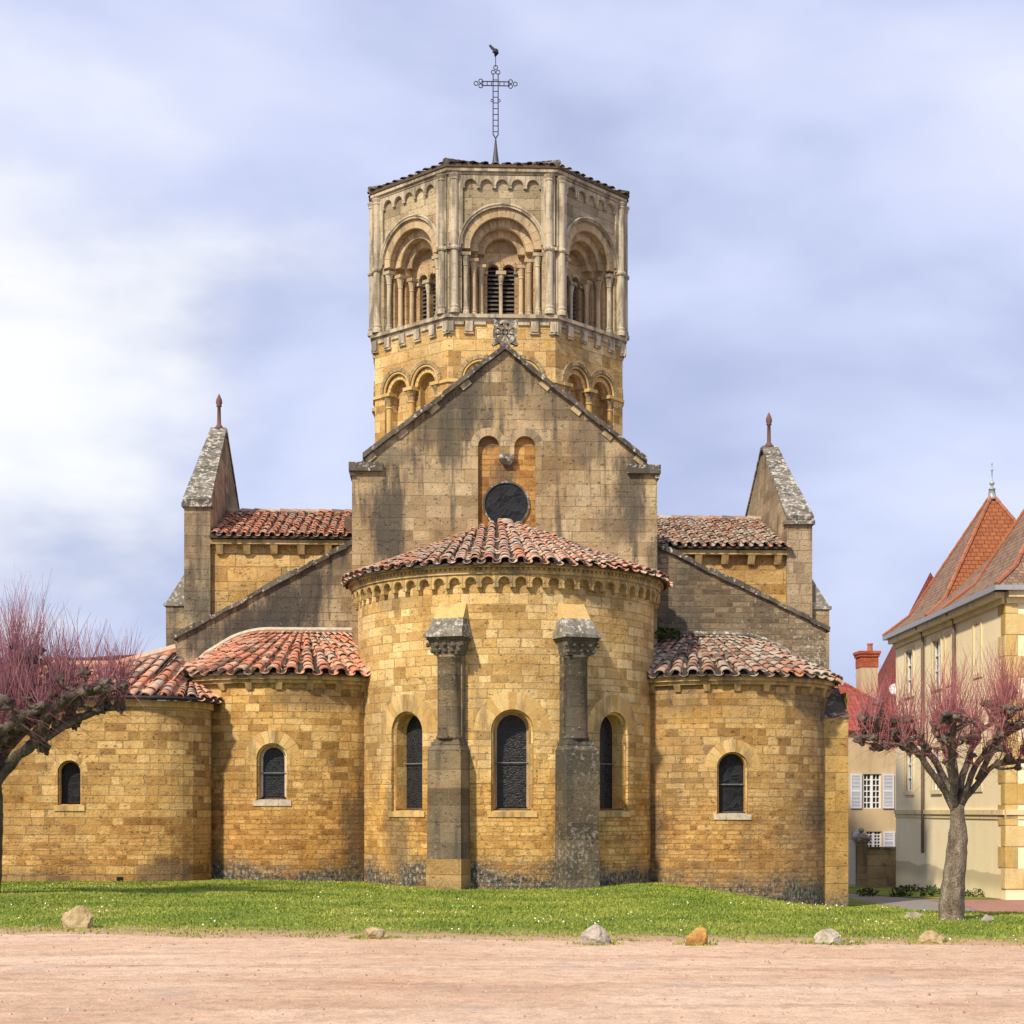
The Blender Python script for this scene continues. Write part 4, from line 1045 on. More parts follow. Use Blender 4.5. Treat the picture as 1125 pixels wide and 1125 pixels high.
# ---- bell tower
TX, TY, TA = .04, 48.4, 3.55
tn = math.tan(math.pi / 8)
def face_map(k, a):
    t = math.pi / 4 * k; nr = Vector((math.sin(t), -math.cos(t), 0)); ud = Vector((math.cos(t), math.sin(t), 0))
    return plane(Vector((TX, TY, 0)) + nr * a, ud, nr)
HW = TA * tn
lo, hi = MB(), MB(); lo_trim, cv, arch_m = MB(), MB(), MB()
ZL0, ZL1, ZU = 8.5, 15.02, 19.04
for k in range(8):
    det = k in (0, 1, 7, 2, 6)
    F = face_map(k, TA); uo = k * 3.1
    if not det:
        wall(lo, F, -HW, HW, ZL0, ZL1, step=4, uoff=uo); wall(hi, F, -HW, HW, ZL1, ZU, step=4, uoff=uo); continue
    # lower stage: twin blind arches
    zsp = 13.46; cs = (-.56, .56); lo_trim, cv = MB(), MB()
    wall(lo, F, -HW, HW, ZL0, ZL1, [(arch(c, .50, zsp), 11.2, .15) for c in cs], step=4, uoff=uo)
    for c in cs:
        A = outline(c, .50, 11.2, zsp); B = outline(c, .33, 11.2, zsp)
        ring(lo, F, A, B, .15); reveal(lo, F, B, .15, .34); fill(lo, F, B, .34)
        voussoirs(lo_trim, F, c, zsp, .335, .46, .06, .148, 9, clamp=(-9, -.01) if c < 0 else (.01, 9))
        voussoirs(cv, F, c, zsp, .545, .655, -.05, .03, 11, clamp=(-9, -.008) if c < 0 else (.008, 9))
        roll(lo_trim, F, c, zsp, .50, .0, .035, 16)
    for u_, d_ in ((-.98, .10), (0, .03), (.98, .10)):
        p = F(u_, 0, d_)
        lo_trim.lathe(p, [(11.3, .085), (13.02, .08), (13.05, .105), (13.09, .09)], 10)
        cv.lathe(p, [(13.09, .09), (13.2, .10), (13.32, .15), (13.36, .155)], 10)
        lo_trim.mbox(F, u_ - .18, u_ + .18, 13.362, 13.455, d_ - .17, d_ + .14)
    for a, b in ((-HW - .02, -1.17), (1.17, HW + .02)): lo_trim.mbox(F, a, b, 13.362, 13.445, -.05, .03)
    tl = CB(lo_trim, 'blind_arcade', 'trim_lo'); CB(cv, 'carved_hood', 'carved', tl)
CB(lo, 'tower_wall', 'tower_lo')
# upper stage
ZS, ZC = 15.22, 17.03
trim = MB()
for k in (0, 1, 7, 2, 6):
    F = face_map(k, TA); uo = k * 3.1
    wall(hi, F, -HW, HW, ZL1, ZU, [(arch(0, 1.10, ZC, 24), ZS, .22)], step=4, uoff=uo)
    wo = MB()
    O = [outline(0, r_, ZS, ZC, 24) for r_ in (1.10, .88, .66)]
    ring(wo, F, O[0], O[1], .22); reveal(wo, F, O[1], .22, .46); ring(wo, F, O[1], O[2], .46); reveal(wo, F, O[2], .46, .72)
    zt = lambda u: ZC + math.sqrt(max(0, .66 ** 2 - u * u))
    zt_ = lambda u: ZC + math.sqrt(max(0, .66 ** 2 - u * u))
    tops = [(arch(c, .165, 16.66, 10), ZS, .22) for c in (-.215, .215)]
    us_ = MB()
    wall(wo, F, -.66, .66, ZS, zt_, tops, d=.72, step=.066)
    win = CB(wo, 'belfry_window', 'belfry')
    av = MB()
    for (r0, r1, d0, d1) in ((.885, 1.095, -.0, .218), (.665, .875, .222, .458), (.47, .655, .462, .718)):
        voussoirs(av, F, 0, ZC, r0, r1, d0 + .004, d1, 13 if r1 > .9 else 11 if r1 > .7 else 9, gap=.005)
    roll(av, F, 0, ZC, .885, .03, .03); roll(av, F, 0, ZC, .665, .25, .03); roll(av, F, 0, ZC, .48, .49, .025)
    for c in (-.215, .215): voussoirs(av, F, c, 16.66, .17, .25, .69, .718, 7, clamp=(-9, -.005) if c < 0 else (.005, 9))
    CB(av, 'arch_stones', 'trim_warm', win)
    hd = MB(); voussoirs(hd, F, 0, ZC, 1.12, 1.24, -.07, .02, 15, gap=.004); roll(hd, F, 0, ZC, 1.20, -.07, .03); CB(hd, 'hood_mould', 'trim_hi', win)
    for sg in (-1, 1):
        for (u_, d_, zc_) in ((.985, .10, 16.84), (.765, .33, 16.74), (.555, .58, 16.66)):
            cm = MB(); p = F(sg * u_, 0, d_)
            cm.lathe(p, [(ZS, .10), (ZS + .10, .105), (ZS + .14, .08), (ZS + .19, .088), (ZS + .22, .068), (zc_ - .28, .064), (zc_ - .26, .082), (zc_ - .23, .07), (zc_ - .14, .085), (zc_ - .03, .115), (zc_, .12)], 10)
            cm.mbox(F, sg * u_ - .135, sg * u_ + .135, zc_ + .002, zc_ + .09, d_ - .13, d_ + .10)
            CB(cm, 'colonnette', 'trim_hi' if u_ > .9 else 'trim_warm', win, False)
    cm = MB(); p = F(0, 0, .69)
    cm.lathe(p, [(ZS, .08), (ZS + .06, .08), (ZS + .1, .05), (16.24, .047), (16.26, .062), (16.30, .055), (16.46, .09), (16.52, .095)], 10)
    cm.mbox(F, -.14, .14, 16.522, 16.62, .58, .84); CB(cm, 'colonnette', 'trim_hi', win)
    for sg in (-1, 1):
        im = MB(); im.mbox(F, sg * .42 - .06, sg * .42 + .06, 16.55, 16.63, .66, .82); CB(im, 'impost', 'trim_hi', win)
    lv = MB(); LD = .22
    for c in (-.215, .215):
        for q in range(13):
            z0 = ZS + .02 + q * .118
            lv.hexa([F(c - .166, z0, .60 + LD), F(c + .166, z0, .60 + LD), F(c + .166, z0 + .085, .72 + LD), F(c - .166, z0 + .085, .72 + LD), F(c - .166, z0 + .028, .60 + LD), F(c + .166, z0 + .028, .60 + LD), F(c + .166, z0 + .113, .72 + LD), F(c - .166, z0 + .113, .72 + LD)])
    CB(lv, 'louvres', 'louvre', win)
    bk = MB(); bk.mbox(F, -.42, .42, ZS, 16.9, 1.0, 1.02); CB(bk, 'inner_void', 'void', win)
    # top arcade: scalloped band over a slightly sunk panel, side strips
    pit = .426
    for q in range(5):
        c = -2 * pit + q * pit; ra = .163; tp = arch(c, ra, 18.73, 8); d = -.075
        for a, b in ((c - pit / 2 + .003, c - ra), (c + ra, c + pit / 2 - .003)): trim.mbox(F, a, b, 18.66, 19.0, d, .0)
        for a, b in zip(tp, tp[1:]):
            trim.hexa([F(a[0], a[1], d), F(b[0], b[1], d), F(b[0], b[1], 0), F(a[0], a[1], 0), F(a[0], 19.0, d), F(b[0], 19.0, d), F(b[0], 19.0, 0), F(a[0], 19.0, 0)])
        roll(trim, F, c, 18.73, ra + .012, d - .004, .016, 8, m=5)
    for sg in (-1, 1):
        a, b = sorted((sg * 1.072, sg * (HW - .02))); 
        for q in range(12):
            z0 = 15.24 + q * .314; trim.mbox(F, a + (.0 if z0 > 17.1 else .13 if sg > 0 else 0), b - (.0 if z0 > 17.1 else .13 if sg < 0 else 0), z0, z0 + .31, -.075 if z0 > 17.1 else -.05, .0)
CB(hi, 'tower_wall', 'tower_hi'); CB(trim, 'arcade_frieze', 'trim_hi')
# corner shafts
for k in range(8):
    for sg in (-1, 1):
        F = face_map(k, TA)
        if k in (3, 4, 5): continue
        if k == 2 and sg > 0 or k == 6 and sg < 0: continue
        sm = MB(); p = F(sg * (HW - .17), 0, -.07)
        prof = [(ZS, .15), (ZS + .10, .15), (ZS + .14, .115), (ZS + .2, .13), (ZS + .24, .105)]
        zz = ZS + .24
        while zz < 16.7: zz += .36; prof += [(zz - .006, .104), (zz, .098), (zz + .006, .104)]
        prof = [q for q in prof if q[0] < 16.9] + [(16.95, .105), (16.96, .14), (17.0, .155), (17.05, .145), (17.07, .10)]
        zz = 17.07
        while zz < 18.5: zz += .37; prof += [(zz - .006, .101), (zz, .095), (zz + .006, .101)]
        prof += [(18.86, .10), (18.88, .12), (18.92, .11), (19.0, .15), (19.03, .155)]
        sm.lathe(p, prof, 12); CB(sm, 'corner_shaft', 'trim_hi', smooth=False)
        
rg = MB()
for k in (0, 1, 7, 2, 6):
    F = face_map(k, TA)
    for sg in (-1, 1):
        a, b = sorted((sg * 1.22, sg * (HW + .03))); rg.mbox(F, a, b, 16.97, 17.05, -.11, .0)
CB(rg, 'string_course', 'trim_hi')
# ledge with corbel blocks, top cornice, roof
lg = MB(); tc_ = MB(); blk = MB()
for k in range(8):
    F = face_map(k, TA)
    for (z0, z1, d) in ((15.02, 15.10, .06), (15.102, 15.20, .13)): 
        w_ = (TA + d) * tn - .002
        for q in range(4): lg.mbox(F, -w_ + 2 * w_ * q / 4, -w_ + 2 * w_ * (q + 1) / 4 - .004, z0, z1, -d, .03)
    for (z0, z1, d) in ((19.03, 19.10, .07), (19.102, 19.19, .13)):
        w_ = (TA + d) * tn - .002
        for q in range(4): tc_.mbox(F, -w_ + 2 * w_ * q / 4, -w_ + 2 * w_ * (q + 1) / 4 - .004, z0, z1, -d, .03)
    for u_ in (-1.43, -.9, -.3, .3, .9, 1.43):
        if k == 0 and abs(u_) < .4: continue
        blk.mbox(F, u_ - .105, u_ + .105, 14.74, 15.018, -.085, .02); blk.mbox(F, u_ - .13, u_ + .13, 14.68, 14.738, -.06, .02)
    for a, b in ((-1.3, -1.04), (-.76, -.44), (-.16, .16), (.44, .76), (1.04, 1.3)):
        blk.mbox(F, a, b, 14.93, 15.017, -.05, .02)
lgo = CB(lg, 'tower_ledge', 'trim_hi'); split_build(blk, 'corbel', M['trim_hi'], lgo, CO, 6); CB(tc_, 'tower_cornice', 'trim_hi')
rf = MB(); ed = MB(); RT = TA + .16; ZR = 19.33
for k in range(8):
    F = face_map(k, 0)
    w_ = RT * tn
    a, b = F(-w_, 19.20, -RT), F(w_, 19.20, -RT); a2, b2 = F(-w_, 19.28, -RT), F(w_, 19.28, -RT); ap = Vector((TX, TY, 20.62)); c_ = Vector((TX, TY, 19.20))
    ed.mesh([a, b, b2, a2, ap, c_], [(0, 1, 2, 3), (3, 2, 4), (1, 0, 5)])
    cols = []
    for q in range(10):
        u = -w_ + 2 * w_ * (q + .5) / 10; fr_ = 1 - abs(u) / w_
        pb = F(u, 19.25, -RT + .03); pt_ = F(u, 19.29 + (20.62 - 19.29) * min(.95, fr_ + .04), -RT * (1 - min(.95, fr_ + .04)))
        cols.append((pb, pt_, F(1, 0, 0) - F(0, 0, 0), .27, .25))
    tile_field(rf, cols, None, .33, 40 + k, h=.5, und=False)
    # hip tiles
    hp = F(-w_, 19.33, -RT); N = 9
    for q in range(N): rf.tube([hp.lerp(ap, q / N), hp.lerp(ap, (q + 1.15) / N)], [.10, .085], 8)
tr = CB(rf, 'tower_roof', 'tile_dark'); CB(ed, 'roof_backing', 'wood', tr)
# wrought iron cross and weathercock
cr = MB(); X, Y = TX - .05, TY
cr.lathe((X, Y, 0), [(20.5, .20), (20.8, .10), (21.1, .06), (21.5, .02)], 10)
base = CB(cr, 'cross_base', plain('grey_lead', (.07, .07, .08), .5, metallic=.2), smooth=True)
ir = MB()
def bar(a, b, r=.016): ir.tube([a, b], r, 5)
zb, ztp, zarm, ax = 21.5, 23.42, 23.12, .42
for sx in (-.075, .075): bar((X + sx, Y, zb + .12), (X + sx, Y, ztp)); ir.tube([(X + sx, Y, zb + .12), (X, Y, zb)], .018, 5)
k = zb + .2
while k < ztp - .05:
    bar((X - .075, Y, k), (X + .075, Y, k), .013); k += .17
for sz in (-.06, .06): bar((X - ax, Y, zarm + sz), (X + ax, Y, zarm + sz))
for q in range(-3, 4):
    if q: bar((X + q * .125, Y, zarm - .06), (X + q * .125, Y, zarm + .06), .013)
def trefoil(cx, cz, dx, dz):
    for (ox, oz) in ((dx * .14, dz * .14), (dz * .07, dx * .07), (-dz * .07, -dx * .07)):
        ir.tube([(cx + ox + .06 * math.cos(2 * math.pi * q / 10), Y, cz + oz + .06 * math.sin(2 * math.pi * q / 10)) for q in range(11)], .014, 5)
trefoil(X - ax - .02, zarm, -1, 0); trefoil(X + ax + .02, zarm, 1, 0); trefoil(X, ztp + .04, 0, 1)
for sx in (-.10, .10): ir.tube([(X + sx + .04 * math.cos(2 * math.pi * q / 8), Y, 22.62 + .04 * math.sin(2 * math.pi * q / 8)) for q in range(9)], .012, 5)
bar((X, Y, ztp + .2), (X, Y, 23.98), .012)
cx_ = CB(ir, 'roof_cross', 'iron')
ck = MB()      # cockerel seen nearly head-on, tail up to the left
ck.tube([(X - .02, Y, 23.92), (X + .02, Y - .06, 24.0), (X + .01, Y - .02, 24.08), (X - .05, Y + .05, 24.14), (X - .15, Y + .12, 24.30)], [.02, .075, .07, .05, .025], 8)
ck.tube([(X + .02, Y - .08, 24.0), (X - .05, Y - .16, 23.99), (X - .10, Y - .18, 23.96)], [.05, .045, .012], 7)
ck.mesh([(X - .15, Y + .10, 24.33), (X - .06, Y + .05, 24.12), (X - .12, Y + .16, 24.20), (X - .20, Y + .18, 24.32), (X - .14, Y + .14, 24.30)], [(0, 1, 4), (1, 2, 4), (2, 3, 4), (3, 0, 4)])
CB(ck, 'weathercock', 'iron', cx_)
# reddish stair-turret roof edge peeping out at the left of the tower
st = MB(); st.hexa([(-3.98, 46.4, 9.5), (-3.55, 46.4, 9.5), (-3.55, 47.6, 9.5), (-3.98, 47.6, 9.5), (-3.90, 46.4, 11.3), (-3.55, 46.4, 11.55), (-3.55, 47.6, 11.55), (-3.90, 47.6, 11.3)])
CB(st, 'stair_turret', plain('rusty_brown_tiles', (.20, .08, .05), .9, .4, 9))

# ================================================================== HOUSES
def flat_tiles(name, cols, rh=.15, bw=.17, moss=.3):
    s = NT(name); uv = s.sep(s.uv()); P = s.pos()
    wob = s.math('MULTIPLY_ADD', s.noise(P, scale=3, detail=2), .03, 0)
    b = s.n('ShaderNodeTexBrick', offset=.5); s.put(b.inputs['Vector'], s.comb(uv[0], s.math('ADD', uv[1], wob), 0))
    b.inputs['Color1'].default_value = (0, 0, 0, 1); b.inputs['Color2'].default_value = (1, 1, 1, 1); b.inputs['Mortar'].default_value = (.5, .5, .5, 1)
    for k, x in (('Scale', 1), ('Mortar Size', .012), ('Mortar Smooth', .1), ('Brick Width', bw), ('Row Height', rh)): b.inputs[k].default_value = x
    t = s.sep(b.outputs['Color'])[0]; n = s.noise(P, scale=1.2, detail=4)
    tt = s.math('ADD', t, s.math('MULTIPLY_ADD', n, .6, -.3), clamp=True); k = len(cols)
    c = s.ramp(tt, [(i / (k - 1), q) for i, q in enumerate(cols)])
    fi = s.noise(P, scale=15, detail=5); c = s.mix(.5, c, s.ramp(fi, [(.3, g(.6)), (.7, g(1.25))]), 'MULTIPLY')
    c = s.mix(s.math('MULTIPLY', s.smooth(n, .5, .7), moss), c, (.17, .15, .10))
    c = s.mix(b.outputs['Fac'], c, s.mix(1, c, g(.45), 'MULTIPLY'))
    saw = s.math('FRACT', s.math('DIVIDE', uv[1], rh))
    return s.finish(c, .9, s.math('MULTIPLY_ADD', saw, -1, s.math('MULTIPLY', s.sep(b.outputs['Fac'])[0], -.5)), .8, .02)
def plaster(name, a, b, stain=.3, zdamp=None):
    s = NT(name); P = s.pos(); p = s.sep(P)
    n = s.noise(P, scale=.8, detail=5, rough=.6); f = s.noise(P, scale=25, detail=5)
    c = s.ramp(n, [(.3, a), (.7, b)]); c = s.mix(.35, c, s.ramp(f, [(.3, g(.75)), (.7, g(1.15))]), 'MULTIPLY')
    st = s.noise(s.comb(s.math('MULTIPLY', p[0], 2.2), s.math('MULTIPLY', p[1], 2.2), s.math('MULTIPLY', p[2], .35)), scale=1, detail=5)
    c = s.mix(s.math('MULTIPLY', s.smooth(st, .52, .7), stain), c, (.25, .19, .11))
    if zdamp is not None:
        zz = s.math('MULTIPLY_ADD', s.noise(s.comb(s.math('ADD', p[0], p[1]), 0, 0), scale=.35, detail=5), .5, p[2])
        band = s.math('MULTIPLY', s.smooth(zz, zdamp + .30, zdamp + .24), s.smooth(zz, zdamp - .35, zdamp + .1))
        c = s.mix(s.math('MULTIPLY', band, .55), c, (.33, .27, .17))
    return s.finish(c, .92, f, .3, .01)
M['cream'] = plaster('cream_plaster', (.85, .71, .45), (.88, .765, .53), .06, zdamp=-.15)
M['cream_trim'] = stone('cream_trim', [(.66, .53, .29), (.74, .62, .38)], stain=.05)
M['quoin'] = stone('yellow_quoins', [(.44, .28, .07), (.56, .40, .15), (.66, .52, .27), (.5, .34, .1)], stain=.05)
M['buff'] = plaster('buff_plaster', (.46, .34, .20), (.56, .43, .27), .3)
M['tile_brown'] = flat_tiles('brown_flat_tiles', [(.15, .095, .065), (.25, .15, .10), (.31, .19, .13), (.2, .145, .105)], moss=.3)
M['tile_orange'] = flat_tiles('orange_flat_tiles', [(.23, .075, .033), (.31, .108, .045), (.27, .09, .04)], rh=.17, bw=.22, moss=0)
M['tile_redflat'] = flat_tiles('red_interlocking_tiles', [(.26, .055, .04), (.34, .08, .055), (.22, .05, .04)], rh=.36, bw=.30, moss=0)
M['hip'] = stone('orange_hip_tiles', [(.30, .11, .06), (.38, .15, .08)], stain=.1)
M['zinc'] = plain('zinc', (.33, .35, .38), .5, .15, metallic=.3)
M['white'] = plain('white_paint', (.72, .72, .72), .6, .06)
M['shutter'] = plain('pale_grey_blue_shutters', (.56, .58, .64), .6, .06)
M['pane'] = plain('window_pane', (.02, .022, .028), .12, .1, bump=0, spec=.5)
M['brick'] = masonry('chimney_brick', [(.42, .09, .05), (.52, .14, .07), (.46, .11, .055)], rh=.085, bw=.24, mortar=.008, seed=41, mcol=(.4, .3, .24))

# ---- cream mansion on the right
ZB = -.95
HO = (13.8, 44.17, ZB)
house = thing('mansion', 'cream plastered mansion with steep brown roofs, an orange hip and a roof spike', 'house', HO, R(-2.27))
def HB(mb, name, mat, parent=house, smooth=False): return mb.build(name, M[mat] if isinstance(mat, str) else mat, parent, (0, 0, ZB), smooth)
ML = plane((0, 0, 0), (0, -1, 0), (-1, 0, 0)); MFt = plane((0, 0, 0), (1, 0, 0), (0, -1, 0))
def rect(uc, w_, z0, z1): return [(uc - w_ / 2, z1), (uc + w_ / 2, z1)], z0
wins = [(-10.65, .95, 5.60, 7.05), (-7.15, .95, 5.60, 7.05), (-10.65, .95, 2.3, 3.65), (-7.15, .95, 2.3, 3.65)]
mb = MB()
wall(mb, ML, -12.6, 0, -1.8, 1.60, [], step=20)
wall(mb, ML, -12.6, 0, 1.60, 4.6, [([(u - w_ / 2, z1), (u + w_ / 2, z1)], z0, .14) for u, w_, z0, z1 in wins[2:]], step=20)
wall(mb, ML, -12.6, 0, 4.6, 7.62, [([(u - w_ / 2, z1), (u + w_ / 2, z1)], z0, .14) for u, w_, z0, z1 in wins[:2]], step=20)
wall(mb, MFt, 0, 5.2, -1.8, 7.62, [([(2.1, 6.9), (3.1, 6.9)], 5.3, .25)], step=20)
wall(mb, plane((0, 12.6, 0), (-1, 0, 0), (0, 1, 0)), -5.2, 0, -1.8, 7.62, step=20)
wall(mb, plane((5.2, 0, 0), (0, 1, 0), (1, 0, 0)), 0, 12.6, -1.8, 7.62, step=20)
HB(mb, 'wall', 'cream')
for u, w_, z0, z1 in wins:
    f = MB()
    for a, b, c_, d_ in ((u - w_ / 2 - .14, u + w_ / 2 + .14, z1 + .002, z1 + .16), (u - w_ / 2 - .14, u - w_ / 2, z0, z1), (u + w_ / 2, u + w_ / 2 + .14, z0, z1), (u - w_ / 2 - .18, u + w_ / 2 + .18, z0 - .14, z0 - .002)):
        f.mbox(ML, a, b, c_, d_, -.03 if d_ > z0 else -.06, .06)
    w0 = HB(f, 'window', 'cream_trim')
    p = MB(); p.mbox(ML, u - w_ / 2, u + w_ / 2, z0, z1, .12, .14); HB(p, 'pane', 'pane', w0)
    fr = MB()
    for a, b in ((u - w_ / 2, u - w_ / 2 + .06), (u - .035, u + .035), (u + w_ / 2 - .06, u + w_ / 2)): fr.mbox(ML, a, b, z0, z1, .06, .118)
    for k in range(4):
        zz = z0 + (z1 - z0) * k / 3; fr.mbox(ML, u - w_ / 2 + .061, u + w_ / 2 - .061, max(z0, zz - .025), min(z1, zz + .025), .065, .116)
    HB(fr, 'window_frame', 'white', w0)
w0 = MB(); w0.mbox(MFt, 2.1, 3.1, 5.3, 6.9, .22, .25); HB(w0, 'pane', 'pane')
for u, w_, z0, z1 in ((-5.75, .9, 5.6, 7.05), (-2.65, .9, 5.6, 7.05), (-2.65, .9, 2.3, 3.65)):   # blind frames
    f = MB()
    for a, b, c_, d_ in ((u - w_ / 2, u + w_ / 2, z1, z1 + .12), (u - w_ / 2, u - w_ / 2 + .12, z0, z1 - .002), (u + w_ / 2 - .12, u + w_ / 2, z0, z1 - .002), (u - w_ / 2 - .05, u + w_ / 2 + .05, z0 - .12, z0 - .002)): f.mbox(ML, a, b, c_, d_, -.035, .0)
    HB(f, 'blind_frame', 'cream_trim')
sc_ = MB()
for Fm, a, b in ((ML, -12.6, 0), (MFt, 0, 5.2)):
    sc_.mbox(Fm, a, b, 1.52, 1.66, -.07, 0); sc_.mbox(Fm, a, b, 1.40, 1.518, -.03, 0)
    sc_.mbox(Fm, a, b, 7.10 + .2, 7.45, -.10, 0); sc_.mbox(Fm, a, b, 7.452, 7.62, -.28, 0)
HB(sc_, 'string_course', 'cream_trim')
gu = MB()
for Fm, a, b in ((ML, -12.9, .38), (MFt, -.38, 5.5)): gu.mbox(Fm, a, b, 7.622, 7.76, -.40, 0)
HB(gu, 'gutter', 'zinc')
dp = MB()
for u, z0, z1 in ((-8.62, .25, 7.4), (-4.9, .0, 7.4)):
    dp = MB(); dp.tube([ML(u, 7.6, -.3), ML(u, z1, -.08), ML(u, z0, -.08)], .055, 6); HB(dp, 'downpipe', plain('brown_downpipe', (.16, .12, .09), .6))
qn = MB()
for k in range(14):
    z0 = -.5 + k * .58; L1, L2 = (.62, .32) if k % 2 else (.34, .62)
    if 1.1 < z0 < 1.55: pass
    qn.mbox(ML, -L1, .028, z0, z0 + .56, -.03, .0); qn.mbox(MFt, 0, L2, z0, z0 + .56, -.03, .0)
HB(qn, 'quoins', 'quoin')
# roofs
def hip_roof(mb, hb, x0, x1, y0, y1, z0, za, ridge=None, faces='nsew', ov=.36, skip=()):
    cx_, cy_ = (x0 + x1) / 2, (y0 + y1) / 2
    a = [(x0 - ov, y0 - ov, z0), (x1 + ov, y0 - ov, z0), (x1 + ov, y1 + ov, z0), (x0 - ov, y1 + ov, z0)]
    fl = .55; zf = z0 + .62
    b = [(x0 + fl - .15, y0 + fl - .15, zf), (x1 - fl + .15, y0 + fl - .15, zf), (x1 - fl + .15, y1 - fl + .15, zf), (x0 + fl - .15, y1 - fl + .15, zf)]
    ap = [(cx_, cy_, za)] * 4 if ridge is None else ridge
    for k, nm in enumerate('senw'):
        if nm in skip: continue
        j = (k + 1) % 4
        A, B_, C_, D_ = [Vector(q) for q in (a[k], a[j], b[j], b[k])]
        def uvs(pts):
            o = Vector(pts[0]); e_ = (A - B_).normalized(); n_ = (Vector(pts[1]) - o).cross(Vector(pts[-1]) - o); n_.normalize(); v_ = n_.cross(e_)
            if v_.z < 0: v_ = -v_
            return [((Vector(p) - A).dot(e_), (Vector(p) - A).dot(v_)) for p in pts]
        tgt = mb[nm] if isinstance(mb, dict) else mb
        p = [A, B_, C_, D_]; tgt.face(p, uvs(p))
        p = [D_, C_, Vector(ap[j]), Vector(ap[k])] if ridge else [D_, C_, Vector(ap[k])]
        tgt.face(p, uvs(p))
    for k in range(4):
        if hb is None: break
        pts = [Vector(a[k]), Vector(b[k]), Vector(ap[k])]
        for P_, Q_ in zip(pts, pts[1:]):
            n_ = max(1, int((Q_ - P_).length / .38))
            for q in range(n_): hb.tube([P_.lerp(Q_, q / n_) + Vector((0, 0, .02)), P_.lerp(Q_, (q + 1.1) / n_) + Vector((0, 0, .02))], [.075, .06], 6)
br_, og_, hp_ = MB(), MB(), MB()
hip_roof({'s': og_, 'e': br_, 'n': br_, 'w': br_}, hp_, 0, 5.2, 7.4, 12.6, 7.765, 12.2)
hip_roof(br_, hp_, 0, 5.2, 0, 4.7, 7.765, 12.2)
hip_roof(br_, None, .01, 5.19, 3.2, 9.0, 7.76, 10.3, ridge=[(2.6, 2.4, 10.3), (2.6, 2.4, 10.3), (2.6, 9.9, 10.3), (2.6, 9.9, 10.3)], skip=('s', 'n'))
rf = HB(br_, 'roof', 'tile_brown'); HB(og_, 'roof_slope', 'tile_orange', rf); HB(hp_, 'hip_tile', 'hip', rf)
sp = MB(); sp.lathe((2.6, 10, 12.1), [(-0.068, 0.204), (0.034, 0.136), (0.272, 0.102), (0.286, 0.128), (0.326, 0.060), (0.408, 0.034), (0.449, 0.085), (0.503, 0.085), (0.558, 0.025), (0.884, 0.015), (0.904, 0.038), (0.938, 0.038), (0.966, 0.010), (1.102, 0.009), (1.122, 0.025), (1.156, 0.025), (1.176, 0.003)], 9)
HB(sp, 'roof_spike', 'zinc', rf, True)
stp = MB(); stp.box(.9, 3.2, -.9, -.02, -1.2, -.62); stp.box(.9, 3.2, -.5, -.02, -.618, -.42); HB(stp, 'step', 'cream_trim')
rl = MB(); 
RLO = (14.55, 42.6, ZB)
rail = thing('railing', 'dark metal railing beside the steps of the cream mansion', 'railing', RLO, R(-2.27))
rl.tube([(0, 0, 1.15), (3.0, 0, 1.15)], .03, 6); rl.tube([(0, 0, .12), (3.0, 0, .12)], .02, 6)
rl.build('handrail', M['iron'], rail)
for k in range(16):
    b_ = MB(); b_.tube([(k * .2, 0, 0 if k % 5 == 0 else .12), (k * .2, 0, 1.15)], .022 if k % 5 == 0 else .012, 5); b_.build('baluster', M['iron'], rail)

# ---- buff house behind with shutters
BO = (14, 66, -1.15)
bh = thing('cottage', 'buff rendered cottage with white shutters and a bright red tiled roof', 'house', BO)
def BB(mb, name, mat, parent=bh): return mb.build(name, M[mat], parent, BO)
MBk = plane((0, 66, 0), (1, 0, 0), (0, -1, 0))
mb = MB()
up, lw = (15.91, .75, 1.72, 3.12), (15.98, .66, .0, .78)
wall(mb, MBk, 8, 17.7, -2, 1.2, [([(lw[0] - lw[1] / 2, lw[3]), (lw[0] + lw[1] / 2, lw[3])], lw[2], .18)], step=30)
wall(mb, MBk, 8, 17.7, 1.2, 4.87, [([(up[0] - up[1] / 2, up[3]), (up[0] + up[1] / 2, up[3])], up[2], .18)], step=30)
wall(mb, plane((17.7, 66, 0), (0, 1, 0), (1, 0, 0)), 0, 6, -2, 4.87, step=30)
wall(mb, plane((8, 66, 0), (0, -1, 0), (-1, 0, 0)), -6, 0, -2, 4.87, step=30)
BB(mb, 'wall', 'buff')
